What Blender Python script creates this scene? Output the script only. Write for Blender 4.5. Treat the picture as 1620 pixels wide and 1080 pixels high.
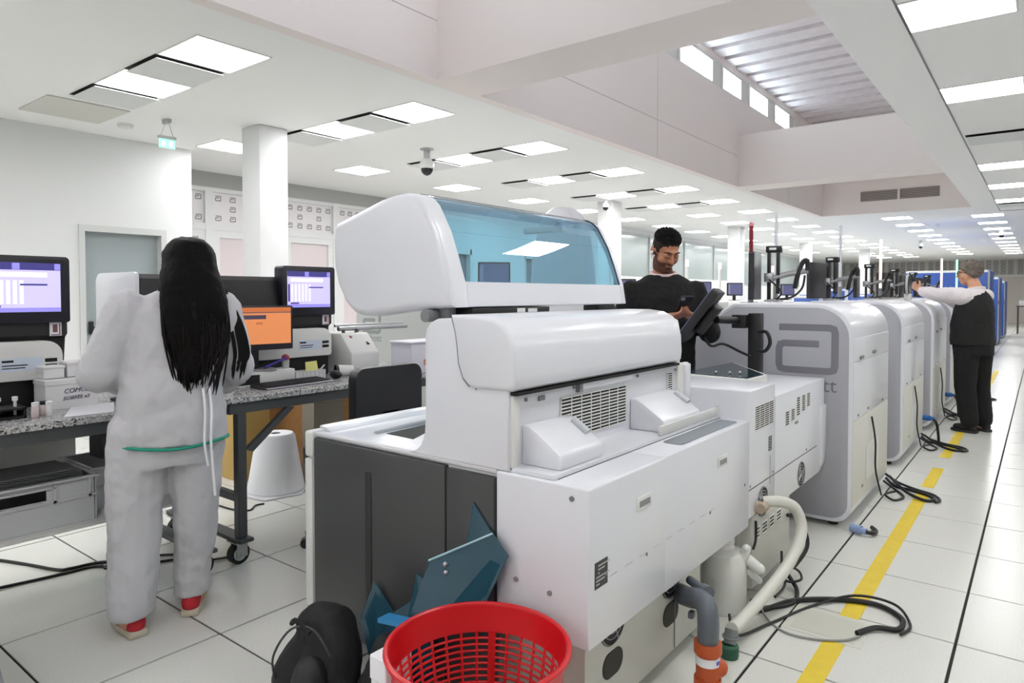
import bpy, bmesh, math, random
from mathutils import Vector, Matrix, Euler
random.seed(7)
for o in list(bpy.data.objects): bpy.data.objects.remove(o)
sc = bpy.context.scene
COL = sc.collection
PI = math.pi

# ------------------------------------------------------------------ camera, world, exposure
F, TH, HC, PIT = 1074.0, math.radians(38.0), 1.42, math.atan(30/1074.0)
cd = bpy.data.cameras.new('camera'); cam = bpy.data.objects.new('camera', cd); COL.objects.link(cam)
cd.sensor_fit = 'HORIZONTAL'; cd.sensor_width = 36.0; cd.lens = 36.0*F/1620.0
cd.shift_y = -44.0/1620.0; cd.clip_start = 0.02; cd.clip_end = 300
cam.location = (0, 0, HC); cam.rotation_euler = (PI/2-PIT, 0, TH)
sc.camera = cam
w = bpy.data.worlds.new('sky'); sc.world = w; w.use_nodes = True
bg = w.node_tree.nodes['Background']; bg.inputs[0].default_value = (0.86, 0.93, 1.0, 1); bg.inputs[1].default_value = 10.0
sc.view_settings.view_transform = 'Standard'; sc.view_settings.look = 'None'
sc.view_settings.gamma = 1.0; sc.view_settings.use_curve_mapping = False
sc.view_settings.exposure = 0.46
LAMP = 13.0                                   # radiance of the ceiling panels

# ------------------------------------------------------------------ materials
def lin(c):
    r = []
    for v in c[:3]:
        v /= 255.0
        r.append(v/12.92 if v <= .04045 else ((v+.055)/1.055)**2.4)
    return (*r, 1.0)
MATS = {}
def mat(name, rgb, rough=.5, metal=0, spec=.5, noise=0, nscale=40, bump=0, bscale=60, coat=0):
    if name in MATS: return MATS[name]
    m = bpy.data.materials.new(name); m.use_nodes = True; nt = m.node_tree; b = nt.nodes['Principled BSDF']
    b.inputs['Base Color'].default_value = lin(rgb); b.inputs['Roughness'].default_value = rough
    b.inputs['Metallic'].default_value = metal; b.inputs['Specular IOR Level'].default_value = spec
    if coat: b.inputs['Coat Weight'].default_value = coat
    tc = nt.nodes.new('ShaderNodeTexCoord')
    if noise:
        n = nt.nodes.new('ShaderNodeTexNoise'); n.inputs['Scale'].default_value = nscale; n.inputs['Detail'].default_value = 4
        nt.links.new(tc.outputs['Object'], n.inputs['Vector'])
        r = nt.nodes.new('ShaderNodeValToRGB'); l = lin(rgb)
        r.color_ramp.elements[0].color = tuple(x*(1-noise) for x in l[:3])+(1,); r.color_ramp.elements[0].position = .35
        r.color_ramp.elements[1].color = tuple(min(1, x*(1+noise)) for x in l[:3])+(1,); r.color_ramp.elements[1].position = .65
        nt.links.new(n.outputs['Fac'], r.inputs['Fac']); nt.links.new(r.outputs['Color'], b.inputs['Base Color'])
    if bump:
        n2 = nt.nodes.new('ShaderNodeTexNoise'); n2.inputs['Scale'].default_value = bscale; n2.inputs['Detail'].default_value = 3
        nt.links.new(tc.outputs['Object'], n2.inputs['Vector'])
        bp = nt.nodes.new('ShaderNodeBump'); bp.inputs['Strength'].default_value = bump; bp.inputs['Distance'].default_value = .02
        nt.links.new(n2.outputs['Fac'], bp.inputs['Height']); nt.links.new(bp.outputs['Normal'], b.inputs['Normal'])
    MATS[name] = m; return m
def emit(name, rgb, s):
    if name in MATS: return MATS[name]
    m = bpy.data.materials.new(name); m.use_nodes = True; nt = m.node_tree
    b = nt.nodes['Principled BSDF']; b.inputs['Base Color'].default_value = lin(rgb); b.inputs['Roughness'].default_value = .3
    b.inputs['Emission Color'].default_value = lin(rgb); b.inputs['Emission Strength'].default_value = s
    MATS[name] = m; return m
def glass(name, rgb, fac=.12, rough=.02):
    m = bpy.data.materials.new(name); m.use_nodes = True; nt = m.node_tree
    out = nt.nodes['Material Output']; nt.nodes.remove(nt.nodes['Principled BSDF'])
    t = nt.nodes.new('ShaderNodeBsdfTransparent'); t.inputs[0].default_value = lin(rgb)
    g = nt.nodes.new('ShaderNodeBsdfGlossy'); g.inputs['Roughness'].default_value = rough; g.inputs[0].default_value = (.92, .97, 1, 1)
    lw = nt.nodes.new('ShaderNodeFresnel'); lw.inputs[0].default_value = 1.5
    ma = nt.nodes.new('ShaderNodeMath'); ma.operation = 'ADD'; ma.inputs[1].default_value = fac; ma.use_clamp = True
    mx = nt.nodes.new('ShaderNodeMixShader')
    geo = nt.nodes.new('ShaderNodeNewGeometry'); inv = nt.nodes.new('ShaderNodeMath'); inv.operation = 'SUBTRACT'; inv.inputs[0].default_value = 1
    m2 = nt.nodes.new('ShaderNodeMath'); m2.operation = 'MULTIPLY'
    nt.links.new(geo.outputs['Backfacing'], inv.inputs[1]); nt.links.new(ma.outputs[0], m2.inputs[0]); nt.links.new(inv.outputs[0], m2.inputs[1])
    nt.links.new(lw.outputs[0], ma.inputs[0]); nt.links.new(m2.outputs[0], mx.inputs[0])
    nt.links.new(t.outputs[0], mx.inputs[1]); nt.links.new(g.outputs[0], mx.inputs[2]); nt.links.new(mx.outputs[0], out.inputs[0])
    MATS[name] = m; return m
def granite():
    m = bpy.data.materials.new('grey speckled granite'); m.use_nodes = True; nt = m.node_tree; b = nt.nodes['Principled BSDF']
    b.inputs['Roughness'].default_value = .22
    tc = nt.nodes.new('ShaderNodeTexCoord')
    v = nt.nodes.new('ShaderNodeTexVoronoi'); v.inputs['Scale'].default_value = 130
    n = nt.nodes.new('ShaderNodeTexNoise'); n.inputs['Scale'].default_value = 60; n.inputs['Detail'].default_value = 5
    nt.links.new(tc.outputs['Object'], v.inputs['Vector']); nt.links.new(tc.outputs['Object'], n.inputs['Vector'])
    mx = nt.nodes.new('ShaderNodeMix'); mx.data_type = 'FLOAT'; mx.inputs[0].default_value = .5
    sp = nt.nodes.new('ShaderNodeSeparateColor'); nt.links.new(v.outputs['Color'], sp.inputs[0])
    nt.links.new(sp.outputs[0], mx.inputs[2]); nt.links.new(n.outputs['Fac'], mx.inputs[3])
    r = nt.nodes.new('ShaderNodeValToRGB'); r.color_ramp.interpolation = 'CONSTANT'
    e = r.color_ramp.elements; e[0].color = lin((58, 58, 60)); e[0].position = 0; e[1].color = lin((150, 150, 150)); e[1].position = .33
    k = e.new(.48); k.color = lin((205, 205, 205)); k = e.new(.64); k.color = lin((176, 175, 172))
    nt.links.new(mx.outputs[0], r.inputs['Fac']); nt.links.new(r.outputs['Color'], b.inputs['Base Color'])
    return m
WALL = mat('white painted wall', (224, 225, 225), .7, bump=.03, bscale=200)
WALLG = mat('grey green glazed wall', (190, 197, 196), .35)
WALLP = mat('beige far wall', (214, 207, 200), .7)
SHAFT = mat('daylight tinted plasterboard', (240, 231, 228), .8)  # pink cast of daylight and bounce is put into this colour
CEIL = mat('white plaster ceiling', (242, 242, 241), .8)
TILE = mat('cream vinyl floor tile', (216, 216, 210), .24, noise=.03, nscale=120, spec=.4)
JOINT = mat('black floor joint', (22, 20, 20), .8)
YEL = mat('yellow floor tape', (226, 198, 52), .5, noise=.03, nscale=18)
WHT = mat('white lacquered panel', (224, 225, 231), .28, coat=.2)  # faint blue of window reflections is put into the white
WHT2 = mat('off white panel', (222, 222, 219), .4)
LOW = mat('warm grey steel panel', (196, 196, 188), .45)
DGR = mat('charcoal door panel', (66, 66, 67), .38)
GRYP = mat('silver grey side panel', (168, 168, 176), .42)
LOGO = mat('dark silver print', (128, 127, 135), .45)
BLK = mat('black plastic', (24, 24, 26), .4)
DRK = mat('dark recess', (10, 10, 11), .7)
CHAR = mat('charcoal powder coat', (74, 77, 79), .5)
MET = mat('brushed steel', (176, 178, 180), .3, metal=.9)
GREY = mat('mid grey plastic', (128, 130, 133), .5)
LGREY = mat('light grey plastic', (186, 187, 188), .45)
GRAN = granite()
PAPER = mat('white paper', (236, 236, 240), .8)
CARD = mat('brown cardboard', (150, 108, 62), .85, noise=.06, nscale=30)
SKIN = mat('light skin', (206, 152, 122), .5, noise=.06, nscale=30)
SKIN2 = mat('tan skin', (180, 122, 92), .5, noise=.06, nscale=30)
HAIRB = mat('black hair', (9, 7, 7), .6, spec=.12, bump=.4, bscale=150)
HAIRG = mat('greying brown hair', (122, 112, 102), .6, noise=.2, nscale=120, bump=.4, bscale=150)
SCRUB = mat('pale grey cotton', (196, 195, 199), .85, bump=.12, bscale=22)
SWEAT = mat('black knit', (17, 17, 18), .9, bump=.15, bscale=30)
SHIRT = mat('white cotton shirt', (228, 220, 222), .8, bump=.12, bscale=25)
TEAL = mat('teal ribbon', (30, 150, 125), .7)
REDP = mat('red plastic', (202, 16, 26), .32, spec=.5)
REDS = mat('red shoe mesh', (192, 36, 50), .7)
SOLE = mat('beige rubber sole', (196, 186, 166), .7)
ORAN = mat('orange pvc pipe', (190, 84, 40), .4)
PVC = mat('grey pvc pipe', (94, 100, 108), .4)
HOSE = mat('ivory hose', (212, 211, 202), .4)
BLUE = mat('blue machine panel', (58, 92, 172), .4)
BLUEC = mat('blue connector', (40, 104, 176), .4)
GREEN = mat('green cap', (40, 92, 72), .5)
CRATE = mat('translucent grey crate', (200, 201, 203), .4)
CABLE = mat('black cable rubber', (18, 18, 19), .5)
DOORG = mat('blue grey door', (158, 167, 170), .5)
FROST = mat('frosted pane', (232, 228, 229), .4)
PINKP = mat('pale pink pane', (226, 214, 216), .25)
LIT = emit('lit ceiling diffuser', (255, 255, 255), LAMP)
SCRN = emit('lilac screen', (190, 182, 236), .62)
SCRD = emit('deep blue screen bar', (62, 58, 120), .6)
SCRM = emit('mid violet screen bar', (128, 122, 196), .8)
SCRW = emit('pale screen field', (216, 212, 236), .68)
SCRO = emit('orange screen', (206, 128, 78), .55)
SCRO2 = emit('deep orange screen', (186, 104, 56), .5)
SCRK = emit('dark slate screen', (84, 86, 118), .5)
GLEX = emit('green sign', (150, 236, 196), .85)
LEDR = mat('dark red lamp', (128, 22, 34), .35)
LEDW = emit('warm white lamp', (255, 226, 206), 1.5)
LEDG = emit('green lamp', (150, 245, 190), 1.2)
BGLASS = glass('blue tinted hood glass', (184, 222, 236), .13)
DBLUE = glass('petrol blue acrylic', (92, 150, 172), .05, .15)
_nt = DBLUE.node_tree; _df = _nt.nodes.new('ShaderNodeBsdfDiffuse'); _df.inputs[0].default_value = lin((64, 112, 132)); _mx = _nt.nodes.new('ShaderNodeMixShader'); _mx.inputs[0].default_value = .42
_o = _nt.nodes['Material Output']; _l = _o.inputs[0].links[0].from_socket; _nt.links.new(_l, _mx.inputs[1]); _nt.links.new(_df.outputs[0], _mx.inputs[2]); _nt.links.new(_mx.outputs[0], _o.inputs[0])
CLEAR = glass('clear pane', (236, 242, 244), .03)
SMOKE = mat('smoked window', (118, 128, 136), .12)
TUBEG = glass('clear tube', (232, 232, 234), .03)

# ------------------------------------------------------------------ mesh helpers
ORI = {}
class G:
    def __init__(s): s.bm = bmesh.new()
    def _bev(s, es, b, seg):
        if b > 0: bmesh.ops.bevel(s.bm, geom=list(es), offset=b, segments=seg, profile=.5, affect='EDGES', clamp_overlap=True)
    def box(s, x0, x1, y0, y1, z0, z1, bev=0, seg=2):
        x0, x1 = min(x0, x1), max(x0, x1); y0, y1 = min(y0, y1), max(y0, y1); z0, z1 = min(z0, z1), max(z0, z1)
        v = [s.bm.verts.new((x, y, z)) for z in (z0, z1) for y in (y0, y1) for x in (x0, x1)]
        es = set()
        for f in ((0, 2, 3, 1), (4, 5, 7, 6), (0, 1, 5, 4), (2, 6, 7, 3), (0, 4, 6, 2), (1, 3, 7, 5)):
            fc = s.bm.faces.new([v[i] for i in f]); es.update(fc.edges)
        s._bev(es, bev, seg); return s
    def prism(s, pts, ax, a, b, bev=0, seg=2, which='all'):
        def P(u, t):
            return {'x': (t, u[0], u[1]), 'y': (u[0], t, u[1]), 'z': (u[0], u[1], t)}[ax]
        A = [s.bm.verts.new(P(u, a)) for u in pts]; B = [s.bm.verts.new(P(u, b)) for u in pts]
        fa = s.bm.faces.new(A); fb = s.bm.faces.new(B[::-1]); n = len(pts); fs = [fa, fb]
        for i in range(n):
            fs.append(s.bm.faces.new((A[i], B[i], B[(i+1) % n], A[(i+1) % n])))
        bmesh.ops.recalc_face_normals(s.bm, faces=fs)
        if bev:
            es = set(fa.edges) | set(fb.edges) if which == 'ends' else {e for f in fs for e in f.edges}
            if which == 'a': es = set(fa.edges)
            if which == 'b': es = set(fb.edges)
            s._bev(es, bev, seg)
        return s
    def tube(s, pts, r, n=8, closed=False):
        pts = [Vector(p) for p in pts]; N = len(pts); rs = r if isinstance(r, (list, tuple)) else [r]*N
        rings = []; up = None
        for i in range(N):
            if closed: t = (pts[(i+1) % N]-pts[i-1])
            else: t = pts[min(i+1, N-1)]-pts[max(i-1, 0)]
            t.normalize()
            if up is None:
                up = Vector((0, 0, 1)) if abs(t.z) < .9 else Vector((1, 0, 0))
            a = t.cross(up)
            if a.length < 1e-6: a = t.orthogonal()
            a.normalize(); b = a.cross(t); up = b
            rings.append([s.bm.verts.new(pts[i]+(a*math.cos(q)+b*math.sin(q))*rs[i]) for q in [2*PI*k/n for k in range(n)]])
        for i in range(N if closed else N-1):
            A, B = rings[i], rings[(i+1) % N]
            for k in range(n): s.bm.faces.new((A[k], A[(k+1) % n], B[(k+1) % n], B[k]))
        if not closed:
            s.bm.faces.new(rings[0][::-1]); s.bm.faces.new(rings[-1])
        return s
    def cyl(s, p0, p1, r0, r1=None, n=16):
        return s.tube([p0, p1], [r0, r0 if r1 is None else r1], n)
    def lathe(s, prof, c=(0, 0, 0), n=32, cap=True):
        rings = [[s.bm.verts.new((c[0]+r*math.cos(2*PI*k/n), c[1]+r*math.sin(2*PI*k/n), c[2]+z)) for k in range(n)] for r, z in prof]
        for A, B in zip(rings, rings[1:]):
            for k in range(n): s.bm.faces.new((A[k], A[(k+1) % n], B[(k+1) % n], B[k]))
        if cap:
            s.bm.faces.new(rings[0][::-1]); s.bm.faces.new(rings[-1])
        return s
    def sph(s, c, r, rot=None, u=16, v=10):
        if not isinstance(r, (list, tuple)): r = (r, r, r)
        M = Matrix.Translation(c) @ (rot.to_matrix().to_4x4() if rot else Matrix()) @ Matrix.Diagonal((*r, 1))
        bmesh.ops.create_uvsphere(s.bm, u_segments=u, v_segments=v, radius=1, matrix=M); return s
    def caps(s, p0, p1, r0, r1):
        s.sph(p0, r0, u=12, v=8); s.sph(p1, r1, u=12, v=8); return s.cyl(p0, p1, r0, r1, 14)
    def chain(s, pts, rs):
        for i in range(len(pts)-1): s.caps(pts[i], pts[i+1], rs[i], rs[i+1])
        return s
    def loft(s, rings, n=24):
        R = [[s.bm.verts.new((cx+rx*math.cos(2*PI*k/n), cy+ry*math.sin(2*PI*k/n), z)) for k in range(n)] for (z, cx, cy, rx, ry) in rings]
        for A, B in zip(R, R[1:]):
            for k in range(n): s.bm.faces.new((A[k], A[(k+1) % n], B[(k+1) % n], B[k]))
        s.bm.faces.new(R[0][::-1]); s.bm.faces.new(R[-1]); bmesh.ops.recalc_face_normals(s.bm, faces=s.bm.faces[:]); return s
    def face(s, pts):
        s.bm.faces.new([s.bm.verts.new(p) for p in pts]); return s
    def sheet(s, pts, th):
        # a flat polygon of real thickness
        P = [Vector(p) for p in pts]; n = (P[1]-P[0]).cross(P[2]-P[0]).normalized()*th
        A = [s.bm.verts.new(p) for p in P]; B = [s.bm.verts.new(p+n) for p in P]; k = len(P)
        s.bm.faces.new(A[::-1]); s.bm.faces.new(B)
        for i in range(k): s.bm.faces.new((A[i], A[(i+1) % k], B[(i+1) % k], B[i]))
        return s
    def mesh(s, name, m, sharp=35, shift=None):
        me = bpy.data.meshes.new(name)
        if shift is not None: bmesh.ops.translate(s.bm, verts=s.bm.verts[:], vec=-Vector(shift))
        s.bm.normal_update(); s.bm.to_mesh(me); s.bm.free()
        me.polygons.foreach_set('use_smooth', [True]*len(me.polygons))
        me.set_sharp_from_angle(angle=math.radians(sharp))
        if m: me.materials.append(m)
        return me
    def part(s, name, m, parent, sharp=35, label=None, kind=None):
        ori = ORI.get(parent.name, Vector())
        o = bpy.data.objects.new(name, s.mesh(name, m, sharp, ori)); COL.objects.link(o); o.parent = parent
        ORI[o.name] = ori
        if label: o['label'] = label
        if kind: o['kind'] = kind
        return o
    def solo(s, name, m, label, cat, group=None, sharp=35, loc=None, kind=None):
        vs = [v.co for v in s.bm.verts]
        if loc is None:
            lo = [min(v[i] for v in vs) for i in range(3)]; hi = [max(v[i] for v in vs) for i in range(3)]
            loc = Vector(((lo[0]+hi[0])/2, (lo[1]+hi[1])/2, lo[2]))
        o = bpy.data.objects.new(name, s.mesh(name, m, sharp, loc)); COL.objects.link(o); o.location = loc
        ORI[o.name] = Vector(loc)
        if label: o['label'] = label
        if cat: o['category'] = cat
        if group: o['group'] = group
        if kind: o['kind'] = kind
        return o
    def struct(s, name, m, sharp=35, parent=None):
        if parent: return s.part(name, m, parent, sharp)
        return s.solo(name, m, None, None, kind='structure', sharp=sharp, loc=Vector((0, 0, 0)))
def thing(name, label, cat, loc=(0, 0, 0), group=None, kind=None):
    o = bpy.data.objects.new(name, None); COL.objects.link(o); o.location = loc; o.empty_display_size = .1
    if label: o['label'] = label
    if cat: o['category'] = cat
    if group: o['group'] = group
    if kind: o['kind'] = kind
    ORI[o.name] = Vector(loc); return o
def copy_tree(o, loc=None, rz=None, label=None, parent=None, group=None):
    c = o.copy(); COL.objects.link(c); ORI[c.name] = Vector()
    if parent: c.parent = parent
    if loc is not None: c.location = loc
    if rz is not None: c.rotation_euler = (0, 0, rz)
    if label: c['label'] = label
    if group: c['group'] = group
    for ch in list(o.children): copy_tree(ch, parent=c)
    return c
def text(body, size, M, m, name, parent, ext=.0006, shear=0):
    cu = bpy.data.curves.new('t', 'FONT'); cu.body = body; cu.size = size; cu.extrude = ext; cu.shear = shear
    cu.align_x = 'CENTER'; cu.align_y = 'CENTER'; cu.resolution_u = 3
    t = bpy.data.objects.new('t', cu); COL.objects.link(t)
    dg = bpy.context.evaluated_depsgraph_get(); me = bpy.data.meshes.new_from_object(t.evaluated_get(dg)); bpy.data.objects.remove(t)
    me.transform(Matrix.Translation(-ORI.get(parent.name, Vector())) @ M); me.materials.clear(); me.materials.append(m)
    o = bpy.data.objects.new(name, me); COL.objects.link(o); o.parent = parent; return o
def frame(loc, right, up):
    r = Vector(right).normalized(); u = Vector(up).normalized(); n = r.cross(u)
    M = Matrix((r, u, n)).transposed().to_4x4(); M.translation = Vector(loc); return M
def rrect(x0, x1, z0, z1, radii, seg=6):
    # rounded rectangle, radii for (x0,z0),(x1,z0),(x1,z1),(x0,z1)
    out = []
    for (cx, cz, a0, r) in ((x0, z0, PI, radii[0]), (x1, z0, 1.5*PI, radii[1]), (x1, z1, 0, radii[2]), (x0, z1, .5*PI, radii[3])):
        if r <= 0: out.append((cx, cz)); continue
        px = cx+r if cx == x0 else cx-r; pz = cz+r if cz == z0 else cz-r
        for i in range(seg+1):
            a = a0+i*.5*PI/seg; out.append((px+r*math.cos(a), pz+r*math.sin(a)))
    return out
def smoothpath(pts, n=6):
    P = [Vector(p) for p in pts]; out = []
    for i in range(len(P)-1):
        p0, p1, p2, p3 = P[max(i-1, 0)], P[i], P[i+1], P[min(i+2, len(P)-1)]
        for k in range(n):
            t = k/n
            out.append(.5*((2*p1)+(p2-p0)*t+(2*p0-5*p1+4*p2-p3)*t*t+(3*p1-p0-3*p2+p3)*t**3))
    out.append(P[-1]); return out

# ------------------------------------------------------------------ floor
TX, TY, X0, Y0 = .61, .60, -.255, 1.46
G().box(-11, 7, -14, 43, -.2, -.006).struct('floor_base', JOINT).name = 'floor'
floor = bpy.data.objects['floor']
def tile_box(g, i, j):
    g.box(X0+i*TX+.0055, X0+(i+1)*TX-.0055, Y0+j*TY+.0045, Y0+(j+1)*TY-.0045, -.012, 0)
cand = []
for i in range(-15, 11):
    for j in range(-26, 69):
        cx, cy = X0+(i+.5)*TX, Y0+(j+.5)*TY
        dep = cy*math.cos(TH)-cx*math.sin(TH); lat = cx*math.cos(TH)+cy*math.sin(TH)
        vis = dep > .9 and abs(lat) < dep*.80+.5
        cand.append((0 if vis else 1, dep if vis else abs(dep)+abs(lat), i, j))
cand.sort()
pm = G(); pm.box(-TX/2+.0055, TX/2-.0055, -TY/2+.0045, TY/2-.0045, -.012, 0, .0015, 1)
tme = pm.mesh('floor_tile', TILE)
for _, _, i, j in cand[:290]:
    o = bpy.data.objects.new('floor_tile', tme); COL.objects.link(o); o.parent = floor; o.location = (X0+(i+.5)*TX, Y0+(j+.5)*TY, 0)
g = G()
for _, _, i, j in cand[290:]: tile_box(g, i, j)
g.part('distant_floor_tiles', TILE, floor, kind='stuff')
# yellow tape
for k, (ya, yb, lab) in enumerate(((1.5, 3.02, 'yellow floor tape strip nearest the camera, running up to the floor hatch'), (3.2, 5.62, 'long yellow floor tape strip between the floor hatch and the cable loop'),
      (5.8, 6.5, 'short yellow floor tape strip just past the cable bundle'), (6.95, 8.35, 'yellow floor tape strip ending at the shoes of the man in the vest'), (9.3, 15.5, 'farthest faint yellow floor tape strip beyond the man in the vest'))):
    G().box(-.687, -.607, ya, yb, .0, .0012).solo('floor_tape', YEL, lab, 'floor tape', 'yellow floor tape strips')
# ------------------------------------------------------------------ ceiling
CZ = 3.2
g = G()
for (a, b, c, d) in ((-11, -4.12, -6, 43), (-1.16, 7, -6, 43), (-4.12, -1.16, 16.72, 43), (-4.12, -1.16, -14, -6.12)): g.box(a, b, min(c, -14) if c == -6 else c, d, CZ, CZ+.12)
g.struct('ceiling', CEIL)
G().box(-.748, -.736, -5, 17.8, CZ-.006, CZ+.01).struct('trim_1', GREY)
G().box(-.74, 7, 17.75, 17.8, CZ-.01, CZ+.01).struct('trim_2', LGREY)
# raised shaft: walls, beams, roof deck
g = G(); g.box(-4.12, -4.0, -6, 16.72, CZ, 4.63); g.box(-4.12, -4.0, -6, 16.72, 5.02, 5.3); g.struct('wall_shaft_left', SHAFT)
g = G(); g.box(-1.16, -1.04, -6, 6.0, CZ+.12, 4.8); g.box(-1.16, -1.04, 6.0, 16.72, CZ+.12, 5.02); g.box(-1.16, -1.04, -6, 16.72, 5.02, 5.3); g.struct('wall_shaft_right', SHAFT)
g = G()
for k in range(9): g.box(-1.14, -1.06, -6+k*1.41, -5.9+k*1.41, 4.8, 5.02)
G.struct(g, 'window_80', WHT2)  # bars of an unseen window strip added to brighten the shaft
G().box(-4.0, -1.16, 16.6, 16.72, CZ, 5.3).struct('wall_shaft_end', SHAFT)
G().box(-4.0, -1.16, -6.12, -6, CZ, 5.3).struct('wall_shaft_back', SHAFT)
G().box(-4.0, -1.16, 4.11, 4.66, CZ+.001, 4.05).struct('beam_near', SHAFT)
G().box(-4.0, -1.16, 11.2, 11.75, CZ+.001, 4.05).struct('beam_far', SHAFT)
G().box(-4.0, -1.165, 15.9, 16.6, 3.93, 4.05).struct('beam_end', SHAFT)
g = G()
for yy in (-4, 0, 8.2, 14): g.box(-3.999, -3.997, yy, yy+.004, CZ, 4.6)
g.box(-3.999, -3.996, -5, 4.11, 3.69, 3.695); g.box(-3.999, -3.996, 4.66, 11.2, 3.70, 3.705); g.struct('trim_3', LGREY)
# corrugated deck: each trapezoid sheet rib runs across the shaft
deck = thing('ceiling_deck', None, None, (-2.6, 8, 5.1), kind='structure')
rib = G(); rib.prism([(-.255, .19), (-.185, .19), (-.175, 0), (.175, 0), (.185, .19), (.255, .19), (.255, .198), (.178, .198), (.168, .008), (-.168, .008), (-.178, .198), (-.255, .198)], 'x', -1.4, 1.4)
rme = rib.mesh('deck_rib', mat('galvanised pinkish steel', (228, 220, 222), .5, metal=.25, noise=.05, nscale=6))
for k in range(43):
    o = bpy.data.objects.new('deck_rib', rme); COL.objects.link(o); o.parent = deck; o.location = (0, -13.6+k*.51, 0)
G().box(-4.2, -.9, -6, 16.8, 5.34, 5.4).struct('roof', GREY)
# clerestory windows in the shaft's left wall
wn = 0
y = -4.9
edges = [-4.0, -2.6, -1.2, .2, 1.6, 3.0, 4.75, 6.1, 7.45, 8.85, 10.44, 11.68, 13.07, 14.4]
for ya, yb in zip(edges, edges[1:]):
    wn += 1
    f = G()
    f.box(-4.10, -4.0, ya, ya+.06, 4.63, 5.02); f.box(-4.10, -4.02, yb-.33, yb, 4.63, 5.02)
    f.box(-4.10, -4.01, ya, yb, 4.98, 5.02); f.box(-4.10, -4.01, ya, yb, 4.63, 4.66)
    wf = f.struct('window_%d' % wn, WHT2)
    G().box(-4.07, -4.065, ya+.06, yb-.33, 4.66, 4.98).part('window_pane', CLEAR, wf)
g = G(); g.box(-4.12, -4.0, -6, -4.0, 4.63, 5.02); g.box(-4.12, -4.0, 14.4, 16.72, 4.63, 5.02); g.struct('wall_shaft_infill', SHAFT)
# bulkhead vent grilles on the shaft end wall
for k, (xa, xb, lab) in enumerate(((-3.2, -2.49, 'left half of the grey slatted air grille on the far bulkhead'), (-2.44, -1.72, 'right half of the grey slatted air grille on the far bulkhead'))):
    t = thing('air_grille', lab, 'air vent', ((xa+xb)/2, 16.6, 3.47), 'bulkhead air grilles')
    G().box(xa, xb, 16.585, 16.6, 3.47, 3.68).part('backing', mat('brownish grille back', (96, 88, 84), .7), t)
    for q in range(6):
        G().box(xa, xb, 16.57, 16.59, 3.48+q*.034, 3.50+q*.034).part('slat', mat('pinkish grey slat', (168, 158, 154), .6), t)

# ceiling lights
lp = thing('ceiling_light', 'x', 'ceiling light', (0, 0, CZ), 'square ceiling light panels'); ORI[lp.name] = Vector()
fr = G(); s_, e_ = .285, .275
fr.box(-s_-.015, s_+.015, -e_-.015, -e_, -.006, 0); fr.box(-s_-.015, s_+.015, e_, e_+.015, -.006, 0); fr.box(-s_-.015, -s_, -e_, e_, -.006, 0); fr.box(s_, s_+.015, -e_, e_, -.006, 0)
fr.part('frame', WHT2, lp)
d = G(); d.box(-s_, s_, -e_, e_, -.004, -.001); dd = d.mesh('diffuser', LIT)
o = bpy.data.objects.new('diffuser', dd); COL.objects.link(o); o.parent = lp
first = [True]
def light(x, y, label):
    if first[0]:
        first[0] = False; lp.location = (x, y, CZ); lp['label'] = label; return lp
    return copy_tree(lp, (x, y, CZ), label=label)
ORD = ['nearest', 'second', 'third', 'fourth', 'fifth', 'sixth', 'seventh', 'eighth', 'ninth', 'tenth', 'eleventh', 'twelfth', 'thirteenth', 'fourteenth', 'fifteenth', 'sixteenth', 'seventeenth', 'eighteenth', 'nineteenth', 'twentieth']
for k in range(-3, 18):  # negative k repeats the rows unseen behind the camera for lighting
    yy = 2.66+2.03*k if k < 5 else 12.7+2.0*(k-5)
    if k < 0: la = 'unseen light panel added to the inner row behind the camera, number %s back' % ORD[-k-1]
    else: la = 'square light panel in the row along the raised shaft, %s from the camera' % ORD[k]
    light(-4.885, yy, la)
    lb = la.replace('inner row', 'middle row').replace('row along the raised shaft', 'row over the tall columns')
    light(-6.02, yy, lb)
for k in range(14):
    light(-7.72, 4.4+2.0*k, 'square light panel in the row beside the left partition, %s from the camera' % ORD[k])
for k in range(-3, 6):  # negative k continues the strip out of view, added for lighting
    if k == 2: continue
    light(-.445, 5.06+2.175*k, ('square light panel in the right-hand strip, %s ahead of the camera' % ORD[k]) if k >= 0 else 'unseen light panel added to the right-hand strip overhead, %s behind the near one' % ORD[-k-1])
for k in range(10):
    light(-2.7, 18.0+1.95*k, 'square light panel past the end of the raised shaft, %s in its row' % ORD[k])
    light(-1.0, 18.6+1.95*k, 'square light panel in the far right row over the aisle, %s in its row' % ORD[k])
for k in range(8):  # unseen row added to brighten the towers and right-hand ceiling
    light(2.3, [-2.35, 2.0, 4.175, 6.35, 8.525, 10.7, 12.9, 15.05][k], 'unseen light panel added over the right side of the hall, %s in its row' % ORD[k])
for k in range(-7, -3):  # unseen extra lights, added to brighten surfaces that face the camera
    for x, nm in ((-4.885, 'inner'), (-6.02, 'middle'), (-.445, 'right-hand'), (1.2, 'outer')):
        light(x, 2.66+2.03*k, 'unseen light panel added near the back wall, %s row, %s from the wall' % (nm, ORD[k+7]))
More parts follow.
